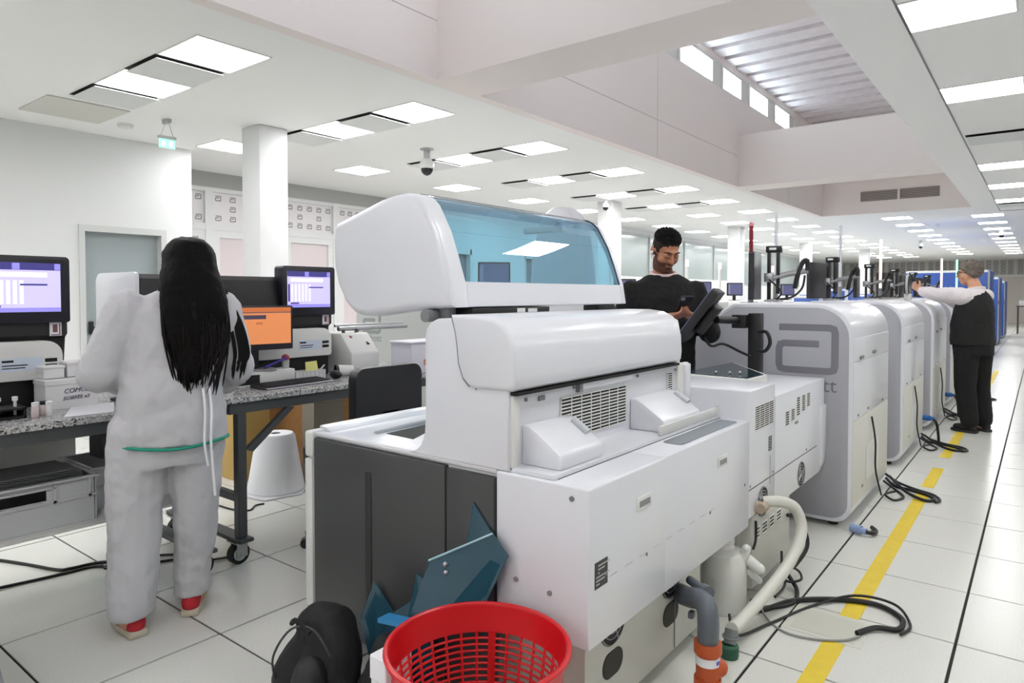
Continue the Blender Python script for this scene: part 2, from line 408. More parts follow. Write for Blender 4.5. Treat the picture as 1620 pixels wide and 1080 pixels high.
# hanging air diffusers
dp = thing('ceiling_vent', 'x', 'air vent', (0, 0, CZ), 'hanging square ceiling diffusers'); ORI[dp.name] = Vector()
G().box(-.27, .27, -.27, .27, -.003, -.0005).part('opening', DRK, dp)
G().box(-.262, .262, -.262, .262, -.028, -.024).part('plate', mat('grey white plate', (220, 222, 221), .6), dp)
fv = True
for k in range(0, 6):
    yy = 2.64+2.03*k
    for x, nm in ((-5.46, 'between the two light rows'), (-6.57, 'left of the light row over the columns')):
        lab = 'hanging air diffuser %s, %s from the camera' % (nm, ORD[k])
        if fv: dp.location = (x, yy, CZ); dp['label'] = lab; fv = False
        else: copy_tree(dp, (x, yy, CZ), label=lab)
for k, (x, y) in enumerate(((-.445, 9.41), (-.445, 16.6))):
    copy_tree(dp, (x, y, CZ), label=['grey plate where a light is missing in the right-hand strip', 'dark diffuser at the end of the right-hand strip'][k])
# small ceiling fittings
G().box(-7.75, -7.0, 2.25, 2.95, CZ-.012, CZ-.001, .004).solo('access_panel', mat('ceiling hatch', (212, 210, 204), .8), 'flat square access panel in the ceiling near the left wall', 'access panel')
G().lathe([(.07, -.03), (.075, -.012), (.08, 0)], (-7.6, 3.15, CZ-.001), 20).solo('smoke_detector', WHT2, 'round white smoke detector on the ceiling above the left door', 'smoke detector')
t = thing('exit_sign', 'hanging green illuminated exit sign near the left wall', 'sign', (-7.05, 3.32, CZ))
G().box(-7.11, -6.99, 3.30, 3.34, CZ-.04, CZ).part('mount', LGREY, t)
g = G(); g.cyl((-7.08, 3.27, CZ-.18), (-7.08, 3.32, CZ-.02), .003, n=6); g.cyl((-7.02, 3.37, CZ-.18), (-7.02, 3.32, CZ-.02), .003, n=6); g.part('hanger', MET, t)
G().box(-7.08, -7.02, 3.235, 3.405, CZ-.20, CZ-.17, .006).part('housing', LGREY, t)
G().box(-7.053, -7.047, 3.24, 3.40, CZ-.29, CZ-.20).part('panel', GLEX, t)
g = G(); g.box(-7.0465, -7.046, 3.265, 3.30, CZ-.27, CZ-.22); g.box(-7.0465, -7.046, 3.335, 3.375, CZ-.27, CZ-.22); g.part('pictogram', emit('pale sign mark', (205, 248, 226), 1), t)
def dome(x, y, lab, s=1.0):
    t = thing('dome_camera', lab, 'security camera', (x, y, CZ), 'ceiling dome cameras')
    G().lathe([(.03*s, -.012), (.085*s, -.006), (.085*s, 0)], (x, y, CZ-.001), 24).part('mount', LGREY, t)
    G().cyl((x, y, CZ-.13*s), (x, y, CZ-.01), .043*s).part('stem', LGREY, t)
    G().lathe([(.075*s, -.24*s), (.09*s, -.22*s), (.088*s, -.17*s), (.05*s, -.12*s)], (x, y, CZ), 24).part('housing', WHT2, t)
    G().lathe([(.004, -.325*s), (.04*s, -.31*s), (.068*s, -.28*s), (.076*s, -.24*s)], (x, y, CZ), 24).part('lens_dome', mat('dark dome', (30, 28, 36), .1), t)
dome(-5.97, 5.95, 'dome security camera hanging from the ceiling in front of the hood')
dome(-6.4, 11.0, 'small dome security camera beside the second column', .7)
dome(-3.2, 26.0, 'small far dome security camera over the monitor arms', .8)
dome(-.9, 22.5, 'small far dome security camera over the aisle', .8)
# ------------------------------------------------------------------ walls
g = G(); g.box(-8.45, -8.3, -14, 2.94, 0, CZ); g.box(-8.45, -8.3, 2.94, 3.88, 2.19, CZ); g.box(-8.45, -8.3, 3.88, 4.2, 0, CZ); g.box(-9.55, -8.45, 4.05, 4.2, 0, CZ); g.struct('wall_left', WALL)
dr = G(); dr.box(-8.45, -8.285, 2.94, 3.0, 0, 2.19); dr.box(-8.45, -8.285, 3.82, 3.88, 0, 2.19); dr.box(-8.45, -8.285, 3.0, 3.82, 2.12, 2.19)
d1 = dr.struct('door_1', mat('pale door frame', (205, 206, 205), .5))
G().box(-8.44, -8.40, 3.0, 3.82, 0, 2.12).part('door_leaf', DOORG, d1)
g = G(); g.box(-8.40, -8.36, 3.06, 3.10, .98, 1.12); g.cyl((-8.37, 3.08, 1.05), (-8.37, 3.2, 1.05), .01); g.part('door_handle', BLK, d1)
# glazed partition behind the left bench
g = G(); g.box(-9.7, -9.55, 4.05, 9.0, 2.98, CZ); g.struct('wall_partition_header', mat('grey header band', (176, 177, 174), .7))
G().box(-9.75, -9.66, 4.05, 9.0, 0, 2.98).struct('wall_partition', WALL)
def logo_a(g, M, s, w, sd=1):
    # stylised lower-case a: open box spiral with rounded corners, about 1.25 s wide and s high
    W, Hh = .62*s, .5*s
    P = [(-W, Hh), (W-.12*s, Hh), (W-.03*s, Hh-.03*s), (W, Hh-.12*s), (W, -Hh+.12*s), (W-.03*s, -Hh+.03*s), (W-.12*s, -Hh), (-W+.12*s, -Hh), (-W+.03*s, -Hh+.03*s), (-W, -Hh+.12*s),
         (-W, .0), (-W+.03*s, .09*s), (-W+.12*s, .12*s), (W*.45, .12*s)]
    pv = []
    for i, (x, z) in enumerate(P):
        a = Vector(P[i]) - Vector(P[max(i-1, 0)]); b = Vector(P[min(i+1, len(P)-1)]) - Vector(P[i])
        t = (a.normalized() if a.length else Vector((0, 0)))+(b.normalized() if b.length else Vector((0, 0))); t.normalize()
        n = Vector((-t.y, t.x)); k = w/2
        if a.length and b.length: k = k/max(.5, abs(n.dot(Vector((-a.normalized().y, a.normalized().x)))))
        c = Vector((x, z)); pv.append((g.bm.verts.new(M @ Vector((*(c+n*k), 0))), g.bm.verts.new(M @ Vector((*(c-n*k), 0)))))
    for (a, b), (c, d) in zip(pv, pv[1:]): g.bm.faces.new((a, b, d, c))
py = [4.05, 5.09, 6.3, 7.34, 8.3, 9.0]
for k, (ya, yb) in enumerate(zip(py, py[1:])):
    f = G()
    for (a, b, z0, z1) in ((ya, ya+.06, 0, 2.98), (yb-.06, yb, 0, 2.98), (ya+.06, yb-.06, 2.92, 2.98), (ya+.06, yb-.06, 2.36, 2.46), (ya+.06, yb-.06, 0, .1)): f.box(-9.64, -9.55 if b-a < .07 else -9.553, a, b, z0, z1)
    f.box(-9.63, -9.565, ya+.06, ya+.16, .1, 2.36); f.box(-9.63, -9.565, yb-.16, yb-.06, .1, 2.36); f.box(-9.63, -9.565, ya+.16, yb-.16, 2.26, 2.36)
    wf = f.struct('window_%d' % (wn+1+k), mat('white aluminium frame', (228, 229, 229), .4))
    G().box(-9.62, -9.60, ya+.06, yb-.06, 2.46, 2.92).part('frosted_pane', FROST, wf)
    G().box(-9.62, -9.60, ya+.16, yb-.16, .1, 2.26).part('window_pane', PINKP, wf)
    g = G()
    for r in range(3):
        for c in range(5):
            if (r+c) % 2 and r == 1 and c % 2 == 0: continue
            yy = ya+.16+c*(yb-ya-.3)/4
            logo_a(g, frame((-9.598, yy, 2.545+r*.145), (0, 1, 0), (0, 0, 1)), .065, .014)
    g.part('logo_print', LOGO, wf)
# far part of the left wall
g = G()
for (ya, yb, z0, z1) in ((9.06, 15.2, 2.3, CZ), (15.2, 43, 3.1, CZ), (15.2, 43, 0, 1.75), (9.98, 11.7, 0, 2.3), (12.42, 15.2, 0, 2.3)): g.box(-8.95, -8.8, ya, yb, z0, z1)
g.box(-9.75, -8.8, 9.0, 9.06, 0, CZ); g.struct('wall_left_far', WALL)
for nm, ya, yb in (('door_2', 9.06, 9.98), ('door_3', 11.7, 12.42)):
    f = G(); f.box(-8.95, -8.79, ya, ya+.05, 0, 2.3); f.box(-8.95, -8.79, yb-.05, yb, 0, 2.3); f.box(-8.95, -8.79, ya, yb, 2.2, 2.3)
    dd_ = f.struct(nm, WHT2)
    ym = ya+.62*(yb-ya)
    G().box(-8.94, -8.9, ya+.05, ym-.01, 0, 2.2).part('door_leaf', mat('slate door', (116, 126, 136), .5), dd_)
    G().box(-8.94, -8.9, ym+.01, yb-.05, 0, 2.2).part('door_leaf', MATS['slate door'], dd_)
    G().box(-8.9, -8.87, ym-.05, ym-.03, .95, 1.1).part('door_handle', MET, dd_)
g = G(); g.box(-8.95, -8.86, 15.2, 43, 1.75, 3.1); g.struct('wall_left_glazed', WALLG)
for k in range(9):
    ya = 15.2+k*2.4; f = G(); f.box(-8.86, -8.8, ya, ya+.08, 1.75, 3.1); f.box(-8.86, -8.82, ya+.08, ya+2.4, 3.03, 3.1); f.box(-8.86, -8.82, ya+.08, ya+2.4, 1.75, 1.80)
    wf = f.struct('window_%d' % (wn+6+k), LGREY)
    G().box(-8.85, -8.84, ya+.08, ya+2.4, 1.80, 3.03).part('window_pane', mat('dim glass pane', (176, 186, 184), .15), wf)
# far wall with patterned frieze
G().box(-11, 7, 42, 42.2, 0, CZ).struct('wall_far', WALLP)
G().box(-8.8, 7, 41.9, 42, 2.30, 2.42).struct('trim_4', WHT2)
for k in range(7):
    xa = -8.7+k*1.9; f = G(); f.box(xa, xa+.06, 41.93, 42, 2.42, CZ); f.box(xa, xa+1.9, 41.96, 42, CZ-.05, CZ)
    wf = f.struct('window_%d' % (wn+15+k), WALLP)
    G().box(xa+.06, xa+1.9, 41.97, 41.99, 2.42, CZ-.05).part('frosted_pane', mat('grey frosted pane', (196, 193, 190), .5), wf)
    g = G()
    for r in range(4):
        for c in range(6): logo_a(g, frame((xa+.22+c*.3, 41.965, 2.52+r*.18), (1, 0, 0), (0, 0, 1)), .13, .04)
    g.part('logo_print', mat('grey print', (150, 148, 146), .6), wf)
G().box(6, 6.2, -14, 43, 0, CZ).struct('wall_right', WALL)
G().box(-11, 7, -14.2, -14, 0, CZ).struct('wall_back', WALL)
G().box(-11.2, -11, -6, 43, 0, CZ).struct('wall_outer', WALL)
# columns
for k, (x, y) in enumerate(((-6.63, 4.16), (-6.6, 11.5), (-6.4, 17.8), (-6.5, 24.9), (-5.6, 29.9))):
    G().box(x-.17, x+.17, y-.17, y+.17, 0, CZ, .012).struct('column_%d' % (k+1), WALL)

# ================================================================== foreground analyzer (large white laboratory machine)
A = thing('laboratory_analyzer', 'large white laboratory analyzer with charcoal doors and raised blue glass hood in the foreground', 'lab machine', (-1.72, 2.6, 0))
# lower carcass
g = G(); g.box(-2.34, -1.09, 1.76, 2.66, .06, .42, .006); g.box(-2.34, -1.35, 2.66, 3.10, .06, .42); g.box(-2.30, -1.09, 3.10, 3.43, .06, .42, .006)
g.box(-1.55, -1.032, 3.12, 3.70, .06, .40, .006); g.part('base_cabinet', LOW, A)
g = G()
for x in (-2.25, -1.2):
    for y in (1.85, 2.55, 3.6):
        if x < -2 and y > 3.3: continue
        g.cyl((x, y, 0), (x, y, .07), .028); g.lathe([(.04, 0), (.04, .012), (.02, .02)], (x, y, .0005), 16)
g.part('levelling_foot', BLK, A)
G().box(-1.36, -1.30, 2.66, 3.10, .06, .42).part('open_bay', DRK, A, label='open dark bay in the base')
# upper body: deck, front panel, side cover
g = G(); g.box(-2.39, -1.36, 1.70, 3.40, .40, .852, .008); g.part('body', WHT, A)
g = G(); g.box(-2.40, -2.352, 1.675, 1.76, .13, .745, .006); g.box(-2.398, -2.348, 1.672, 1.80, .752, .86, .012, 3); g.part('left_edge_trim', WHT2, A)
g = G(); g.box(-1.383, -1.03, 1.685, 2.2, .37, .852, .008, 3); g.box(-1.36, -1.03, 2.19, 3.06, .37, .852, .006); g.part('side_cover', WHT, A)
G().box(-2.348, -1.384, 1.690, 1.72, .838, .853, .004, 1).part('deck_edge', mat('pale deck edge', (205, 204, 206), .4), A)
G().box(-2.345, -1.606, 1.68, 1.71, .075, .834, .005).part('front_door', DGR, A)
G().box(-1.600, -1.388, 1.68, 1.71, .075, .828, .005).part('front_door', DGR, A)
g = G(); g.box(-2.022, -1.988, 1.677, 1.6805, .20, .748, .001); g.part('door_groove', mat('dark groove', (40, 40, 42), .5), A)
# deck rim, slanted lip and dark sample opening
g = G(); g.prism([(-2.388, .85), (-2.30, .85), (-2.345, .868), (-2.388, .872)], 'y', 1.74, 2.62, .004, 1); g.part('deck_lip', WHT, A)
g = G(); g.prism([(-2.105, 1.86), (-1.94, 1.853), (-2.03, 2.06), (-2.115, 2.11)], 'z', .8505, .8535, 0); g.part('sample_opening', DRK, A)
g = G(); g.tube([(-2.135, 1.83, .853), (-2.14, 2.0, .856), (-2.145, 2.3, .858)], .011, 10); g.part('opening_rim', LGREY, A)
# hump: flared sweep from the deck, extruded along the machine
prof = [(-1.80, .853), (-1.765, .862), (-1.735, .885), (-1.715, .93), (-1.71, 1.0), (-1.71, 1.27), (-1.703, 1.30), (-1.685, 1.322), (-1.655, 1.335), (-1.60, 1.34), (-1.40, 1.33), (-1.345, 1.30), (-1.335, 1.25), (-1.335, .853)]
G().prism(prof, 'y', 1.692, 2.99, .008, 2, 'ends').part('hump', WHT, A, sharp=50)
cov = [(-1.47, 1.108), (-1.318, 1.112), (-1.304, 1.125), (-1.300, 1.16), (-1.304, 1.235), (-1.318, 1.285), (-1.345, 1.322), (-1.39, 1.343), (-1.46, 1.352), (-1.58, 1.352), (-1.575, 1.33), (-1.562, 1.29), (-1.555, 1.25), (-1.548, 1.19), (-1.528, 1.14), (-1.50, 1.115)]
G().prism(cov, 'y', 1.680, 2.94, .016, 4, 'ends').part('top_cover', WHT, A, sharp=50)
_cx, _cz = -1.43, 1.235
G().prism([(_cx+(x-_cx)*1.028, _cz+(z-_cz)*1.028) for x, z in cov[:1]+cov[9:]]+[(-1.44, 1.2)], 'y', 1.6895, 1.70).part('cover_seam', mat('shadow gap grey', (120, 120, 122), .7), A)
G().box(-1.338, -1.306, 1.70, 2.92, 1.098, 1.108).part('cover_gap', DRK, A)
g = G(); g.box(-1.345, -1.318, 2.11, 2.49, 1.07, 1.103, .008, 3); g.part('cover_handle', WHT, A)
g = G(); g.box(-1.336, -1.316, 2.085, 2.105, 1.065, 1.10); g.part('latch', GREY, A)
# wall plate under the cover with the big slotted grille
G().box(-1.345, -1.322, 2.94, 3.06, .853, 1.10, .004).part('wall_plate', WHT2, A)
G().box(-1.345, -1.322, 1.70, 1.735, .853, 1.098, .006).part('wall_plate', WHT2, A)
def grille(name, x, y0, y1, z0, z1, nr, nc, parent, bar=.42):
    G().box(x-.004, x, y0, y1, z0, z1).part(name, DRK, parent)
    g = G(); h = (z1-z0)/nr
    for k in range(nr+1): g.box(x-.003, x+.0015, y0, y1, z0+k*h-h*bar/2, z0+k*h+h*bar/2)
    wd = (y1-y0)/nc
    for k in range(nc+1): g.box(x-.003, x+.0015, y0+k*wd-.0022, y0+k*wd+.0022, z0, z1)
    g.part('grille_bars', WHT2, parent)
grille('vent_grille', -1.331, 1.985, 2.457, .905, 1.053, 12, 7, A)
grille('vent_grille', -1.331, 2.85, 2.897, .985, 1.066, 8, 1, A)
# well floor with two wedge-shaped humps
G().box(-1.336, -1.165, 1.70, 3.06, .853, .866).part('well_floor', WHT, A)
for ya, yb in ((1.76, 2.02), (2.50, 2.86)):
    g = G(); g.prism([(-1.334, .866), (-1.334, .995), (-1.305, .992), (-1.275, .975), (-1.20, .925), (-1.185, .915), (-1.18, .90), (-1.18, .866)], 'y', ya, yb, .006, 2); p = g.part('wedge_cover', WHT, A)
    g = G(); g.tube([(-1.285, yb-.03, .985), (-1.225, yb-.028, .946)], .014, 10); g.part('finger_recess', mat('pale shaded recess', (196, 200, 206), .4), A)
g = G(); g.box(-1.18, -1.166, 2.44, 3.02, .866, .905, .004); g.cyl((-1.172, 3.03, .86), (-1.172, 3.03, .915), .008); g.part('well_bracket', WHT2, A)
# shelf seam, smoked window
g = G(); g.box(-1.1655, -1.1625, 1.72, 3.05, .852, .8535); g.box(-1.0295, -1.0285, 3.05, 4.22, .533, .537); g.part('seam_line', BLK, A)
for k in range(9): G().box(-1.0298, -1.0288, 1.80+k*.10, 1.85+k*.10, .5575, .559).part('seam_dash', LGREY, A)
g = G(); g.prism(rrect(-1.145, -1.062, 2.40, 3.0, (.02, .02, .02, .02)), 'z', .8525, .8545); g.part('smoked_window', SMOKE, A)
# right block and second module
g = G(); g.box(-1.60, -1.03, 3.055, 3.43, .40, .988, .010, 3); g.box(-1.34, -1.31, 3.0, 3.06, .86, 1.095, .006); g.part('side_block', WHT, A)
mod2 = [(-1.55, .40), (-1.06, .372), (-1.032, .40), (-1.03, .92), (-1.55, .92)]
G().prism(rrect(3.432, 4.385, .368, .918, (0, .12, .012, 0)), 'x', -1.55, -1.03, .006, 2).part('rear_module', WHT, A)
g = G(); g.prism(rrect(4.30, 4.415, .40, .76, (.0, .09, .02, .0)), 'x', -1.12, -1.022, .006, 2); g.part('rear_bumper', WHT, A)
g = G(); g.prism([(-1.58, 3.50), (-1.175, 3.46), (-1.165, 3.74), (-1.56, 4.30)], 'z', .918, .987, .003, 1); g.part('tray_frame', WHT2, A)
g = G(); g.prism([(-1.57, 3.53), (-1.19, 3.49), (-1.18, 3.72), (-1.55, 4.26)], 'z', .986, .990); tray = g.part('glass_tray', mat('dark teal glass', (40, 62, 70), .08), A)
g = G()
for (x, y) in ((-1.33, 3.62), (-1.29, 3.66), (-1.40, 3.60)): g.sph((x, y, .997), .009)
g.part('knob', MET, A)
grille('vent_grille', -1.0295, 3.13, 3.40, .795, .905, 11, 4, A)
for k in range(5):
    ya = 3.60+k*.10; zt = .868
    grille('vent_grille', -1.0295, ya, ya+.06, .745+.012*k, zt-.05 if k < 2 else zt, 6 if k < 2 else 8, 1, A, .36)
g = G(); g.box(-1.031, -1.0285, 3.77, 3.83, .728, .742); g.part('keyhole', GREY, A)
for (y, z) in ((2.03, .735), (2.73, .735)):
    g = G(); g.box(-1.031, -1.0265, y-.052, y+.052, z-.022, z+.022, .004); p = g.part('pull_handle', WHT2, A)
    G().box(-1.028, -1.0255, y-.038, y+.038, z-.012, z+.008).part('handle_recess', mat('handle grey', (140, 142, 144), .5), A)
g = G(); g.box(-1.0305, -1.0288, 1.715, 1.79, .545, .625); lb = g.part('warning_label', mat('black label', (44, 44, 46), .4), A)
g = G()
for k in range(6): g.box(-1.0287, -1.0284, 1.722+.012*(k > 2), 1.742+.03*(k % 3), .555+k*.011, .559+k*.011)
g.part('label_print', LGREY, A, kind='stuff')
g = G(); g.box(-1.0305, -1.0288, 3.33, 3.375, .665, .735); g.part('warning_label', MATS['black label'], A)
g = G()
for k in range(5): g.box(-1.0287, -1.0284, 3.337, 3.36, .672+k*.013, .677+k*.013)
g.part('label_print', LGREY, A, kind='stuff')
g = G(); g.box(-1.0305, -1.0285, 3.352, 3.362, .50, .64); g.part('hinge_strip', LGREY, A)
# round fans on the side
def fan(x, y, z, r):
    g = G(); g.tube([(x-.03, y, z), (x+.001, y, z)], r, 28); p = g.part('fan', DRK, A)
    g = G()
    for q in range(4):
        rr = r*(.3+.22*q); g.tube([(x+.002, y+rr*math.cos(a), z+rr*math.sin(a)) for a in [2*PI*k/28 for k in range(28)]], .0018, 5, True)
    for a in (0, PI/2, PI, 1.5*PI): g.tube([(x+.002, y, z), (x+.002, y+r*math.cos(a+.4), z+r*math.sin(a+.4))], .002, 5)
    g.part('fan_guard', MET, A)
fan(-1.029, 3.90, .435, .068); fan(-1.029, 3.25, .44, .072)
fan(-1.088, 1.93, .36, .085); fan(-1.088, 2.37, .36, .085)
for y in (1.93, 2.37): G().prism(rrect(y-.065, y+.065, .173, .257, (.041,)*4), 'x', -1.10, -1.087).part('cable_port', mat('brown black recess', (38, 38, 32), .6), A)
for k in range(4): grille('vent_grille', -1.0305, 3.14+k*.11, 3.21+k*.11, .285, .335, 3, 1, A)
g = G(); g.box(-1.089, -1.086, 2.40, 2.404, .07, .36); g.box(-1.089, -1.087, 2.652, 2.656, .07, .40); g.part('panel_seam', GREY, A)
g = G()
for p in ((1.78, .775), (3.0, .775)): g.cyl((-1.032, p[0], p[1]-.2), (-1.0275, p[0], p[1]-.2), .006)
for p in ((-1.09, .815), (-1.17, .51), (-1.30, .52)): g.cyl((p[0], 1.686, p[1]), (p[0], 1.680, p[1]), .008)
for y in (2.05, 2.6, 3.07, 3.4, 4.0): g.cyl((-1.031, y, .552), (-1.0275, y, .552), .006)
g.part('screw', GREY, A)
g = G()
for (y, z) in ((1.78, 1.075), (2.07, 1.085), (2.56, 1.08), (2.93, 1.075)): g.cyl((-1.333, y, z), (-1.3285, y, z), .006)
g.box(-1.333, -1.329, 1.85, 1.885, 1.062, 1.078); g.part('screw', GREY, A)
# raised hood: white end shell, white front strip, blue wrapped glass, hinge
# raised hood
HP = [(-1.601, 1.376), (-1.778, 1.366), (-2.038, 1.337), (-2.095, 1.34), (-2.14, 1.352), (-2.19, 1.39), (-2.235, 1.46), (-2.258, 1.537), (-2.262, 1.62), (-2.255, 1.69), (-2.24, 1.708), (-1.98, 1.778), (-1.90, 1.79), (-1.842, 1.792), (-1.80, 1.787), (-1.765, 1.77), (-1.74, 1.745), (-1.713, 1.70), (-1.682, 1.645), (-1.651, 1.565), (-1.616, 1.466)]
G().prism(HP, 'y', 1.715, 1.80, .028, 5, 'a').part('hood_end', WHT, A, sharp=60)
fp = [(-1.601, 1.376), (-1.70, 1.371), (-1.70, 1.40), (-1.632, 1.405), (-1.640, 1.455), (-1.616, 1.468)]
G().prism(fp, 'y', 1.80, 2.915, .003, 1).part('hood_front', WHT, A)
arc = [(-1.618, 1.468), (-1.651, 1.565), (-1.682, 1.645), (-1.713, 1.70), (-1.74, 1.745), (-1.765, 1.77), (-1.80, 1.787), (-1.842, 1.792), (-1.90, 1.79), (-1.98, 1.778)]
inner = [(x-.006, z-.004) for x, z in arc]
G().prism(arc+inner[::-1], 'y', 1.80, 2.925).part('hood_glass', BGLASS, A, sharp=60, label='blue tinted curved glass of the hood')
far = [(x, z) for x, z in HP[12:]]+[(-1.601, 1.376), (-1.625, 1.376), (-1.640, 1.466)]+[(x-.022, z-.010) for x, z in HP[12:20]][::-1]
G().prism(far, 'y', 2.915, 2.955, .006, 2).part('hood_end_frame', WHT, A)
g = G(); g.tube([(x+.001, 2.914, z+.001) for x, z in arc[:8]], .004, 6); g.tube([(-1.84, y, 1.792) for y in (1.8, 2.9)], .006, 6); g.part('glass_seal', mat('dark blue seal', (52, 66, 84), .4), A)
g = G(); g.box(-2.20, -1.95, 2.915, 2.95, 1.745, 1.775, .004); g.part('hood_back_bar', WHT2, A)
g = G(); g.cyl((-1.735, 1.74, 1.352), (-1.735, 2.05, 1.352), .016); g.box(-1.735, -1.66, 1.76, 1.80, 1.335, 1.385, .006); g.cyl((-1.72, 1.70, 1.345), (-1.72, 1.75, 1.345), .022); g.part('hood_hinge', GREY, A)
G().box(-1.705, -1.60, 1.82, 2.30, 1.338, 1.372, .003).part('inner_mechanism', BLK, A)
G().box(-1.70, -1.62, 2.72, 2.88, 1.336, 1.374, .003).part('inner_mechanism', BLK, A)
g = G(); g.box(-1.606, -1.598, 2.08, 2.13, 1.352, 1.368); g.box(-1.606, -1.598, 2.15, 2.21, 1.352, 1.366); g.part('inner_label', PAPER, A)

# drain pipe, hose, bottle, cables by the analyzer
t = thing('drain_pipe', 'grey and orange plastic drain pipe beside the white analyzer', 'pipe', (-.9, 2.26, 0))
G().tube(smoothpath([(-1.085, 2.44, .268), (-1.02, 2.38, .292), (-.955, 2.325, .322), (-.918, 2.29, .318), (-.902, 2.27, .28), (-.90, 2.262, .18)], 6), .037, 18).part('grey_elbow', PVC, t)
g = G(); g.cyl((-1.04, 2.43, .335), (-.95, 2.355, .345), .016); g.cyl((-.96, 2.365, .342), (-.93, 2.34, .346), .024, n=14); g.part('branch', PVC, t)
g = G(); g.box(-1.005, -.985, 2.33, 2.36, .235, .26, .004); g.part('bracket', PVC, t)
g = G(); g.cyl((-.90, 2.262, .19), (-.90, 2.262, .0), .040, n=20); g.cyl((-.90, 2.262, .21), (-.90, 2.262, .175), .048, n=20); g.cyl((-.90, 2.262, .085), (-.90, 2.262, .055), .047, n=20); g.caps((-.90, 2.262, .095), (-.868, 2.285, .12), .033, .031); g.part('orange_pipe', ORAN, t)
g = G(); g.tube([(-.90, 2.262, .165), (-.90, 2.262, .135)], .0412, 20); p = g.part('pipe_sticker', PAPER, t)
g = G(); g.box(-.862, -.857, 2.245, 2.262, .146, .156); g.part('sticker_print', SCRD, t)
t = thing('waste_bottle', 'white plastic waste bottle with spout in the open bay', 'bottle', (-1.13, 2.995, 0))
g = G(); g.lathe([(.10, .0), (.11, .02), (.11, .23), (.10, .26), (.055, .28), (.05, .31)], (-1.13, 2.995, 0), 28); g.part('body', mat('cloudy white plastic', (226, 226, 222), .5), t)
g = G(); g.lathe([(.056, .30), (.056, .35), (.05, .355)], (-1.13, 2.995, 0), 24); g.part('cap', WHT2, t)
g = G(); g.caps((-1.04, 3.015, .25), (-.97, 3.03, .20), .026, .024); g.caps((-1.03, 3.0, .25), (-1.02, 3.0, .29), .02, .02); g.caps((-1.02, 3.03, .18), (-.98, 3.05, .14), .016, .016); g.part('spout', WHT2, t)
t = thing('drain_hose', 'thick ivory drain hose curving from the fan port to the floor', 'hose', (-.9, 3.0, 0))
G().tube(smoothpath([(-1.03, 3.24, .44), (-.96, 3.30, .44), (-.91, 3.36, .40), (-.88, 3.35, .30), (-.89, 3.20, .20), (-.92, 2.95, .13), (-.95, 2.75, .085), (-.945, 2.62, .10)], 8), .026, 14).part('hose', HOSE, t)
g = G(); g.cyl((-1.035, 3.16, .435), (-1.0, 3.16, .435), .03, n=14); g.cyl((-1.0, 3.13, .44), (-1.0, 3.19, .44), .022, n=14); g.part('fitting', mat('tan fitting', (176, 160, 142), .6), t)
g = G(); g.cyl((-.945, 2.62, .10), (-.945, 2.60, .05), .026, .024); g.tube([(-.945+.03*math.cos(a), 2.61+.03*math.sin(a), .075) for a in [2*PI*k/14 for k in range(14)]], .004, 6, True); g.part('coupling', mat('dull metal coupling', (140, 146, 148), .35, metal=.6), t)
G().lathe([(.034, 0), (.036, .01), (.036, .045), (.03, .052)], (-.945, 2.595, 0.0005), 20).part('green_cap', GREEN, t)
t = thing('floor_hatch', 'square cable hatch set in the floor tiles on the yellow line', 'floor hatch', (-.70, 3.11, 0))
g = G(); g.box(-.86, -.55, 2.97, 3.235, 0, .0018, .001, 1); g.part('frame', mat('cream hatch rim', (206, 206, 196), .4), t)
g = G(); g.box(-.83, -.58, 2.995, 3.21, .0018, .003, .0008, 1); g.part('lid', mat('cream hatch lid', (198, 198, 186), .35), t)
def cable(pts, r, name, label, cat='cable', m=CABLE, group=None, n=7):
    return G().tube(smoothpath(pts, 7), r, n).solo(name, m, label, cat, group)
t = thing('cable_loop', 'loop of black and grey cables crossing the yellow line to the floor hatch', 'cable', (-.75, 3.2, 0))
def strand(t, pts, r, m=CABLE, name='strand'): return G().tube(smoothpath(pts, 7), r, 7).part(name, m, t)
strand(t, [(-1.0, 3.02, .06), (-.97, 3.04, .013), (-.88, 3.23, .013), (-.72, 3.37, .013), (-.57, 3.42, .013), (-.46, 3.34, .013), (-.455, 3.22, .013), (-.53, 3.17, .016), (-.585, 3.08, .012)], .0115)
strand(t, [(-1.0, 2.74, .10), (-.96, 2.72, .03), (-.90, 2.95, .008), (-.80, 3.24, .008), (-.66, 3.42, .03), (-.5, 3.43, .03), (-.42, 3.3, .01), (-.44, 3.18, .012)], .006)
strand(t, [(-.985, 3.06, .05), (-.93, 3.0, .006), (-.83, 2.92, .006), (-.72, 2.93, .006), (-.62, 2.99, .008), (-.57, 3.06, .012)], .0045, mat('grey wire', (150, 150, 148), .5), 'grey_strand')
strand(t, [(-1.02, 3.62, .28), (-.98, 3.68, .26), (-.93, 3.66, .14), (-.95, 3.52, .07), (-.97, 3.44, .06), (-.90, 3.36, .012), (-.88, 3.2, .012), (-.98, 3.05, .012)], .010)
strand(t, [(-.99, 3.42, .16), (-.96, 3.36, .05), (-.90, 3.42, .04), (-.93, 3.5, .05), (-.98, 3.45, .08), (-.95, 3.34, .03), (-.96, 3.22, .012)], .006)
cable([(-1.022, 3.13, .38), (-1.018, 3.12, .30), (-1.02, 3.09, .26)], .006, 'bottle_tube', 'short black tube hanging above the waste bottle', 'tube')

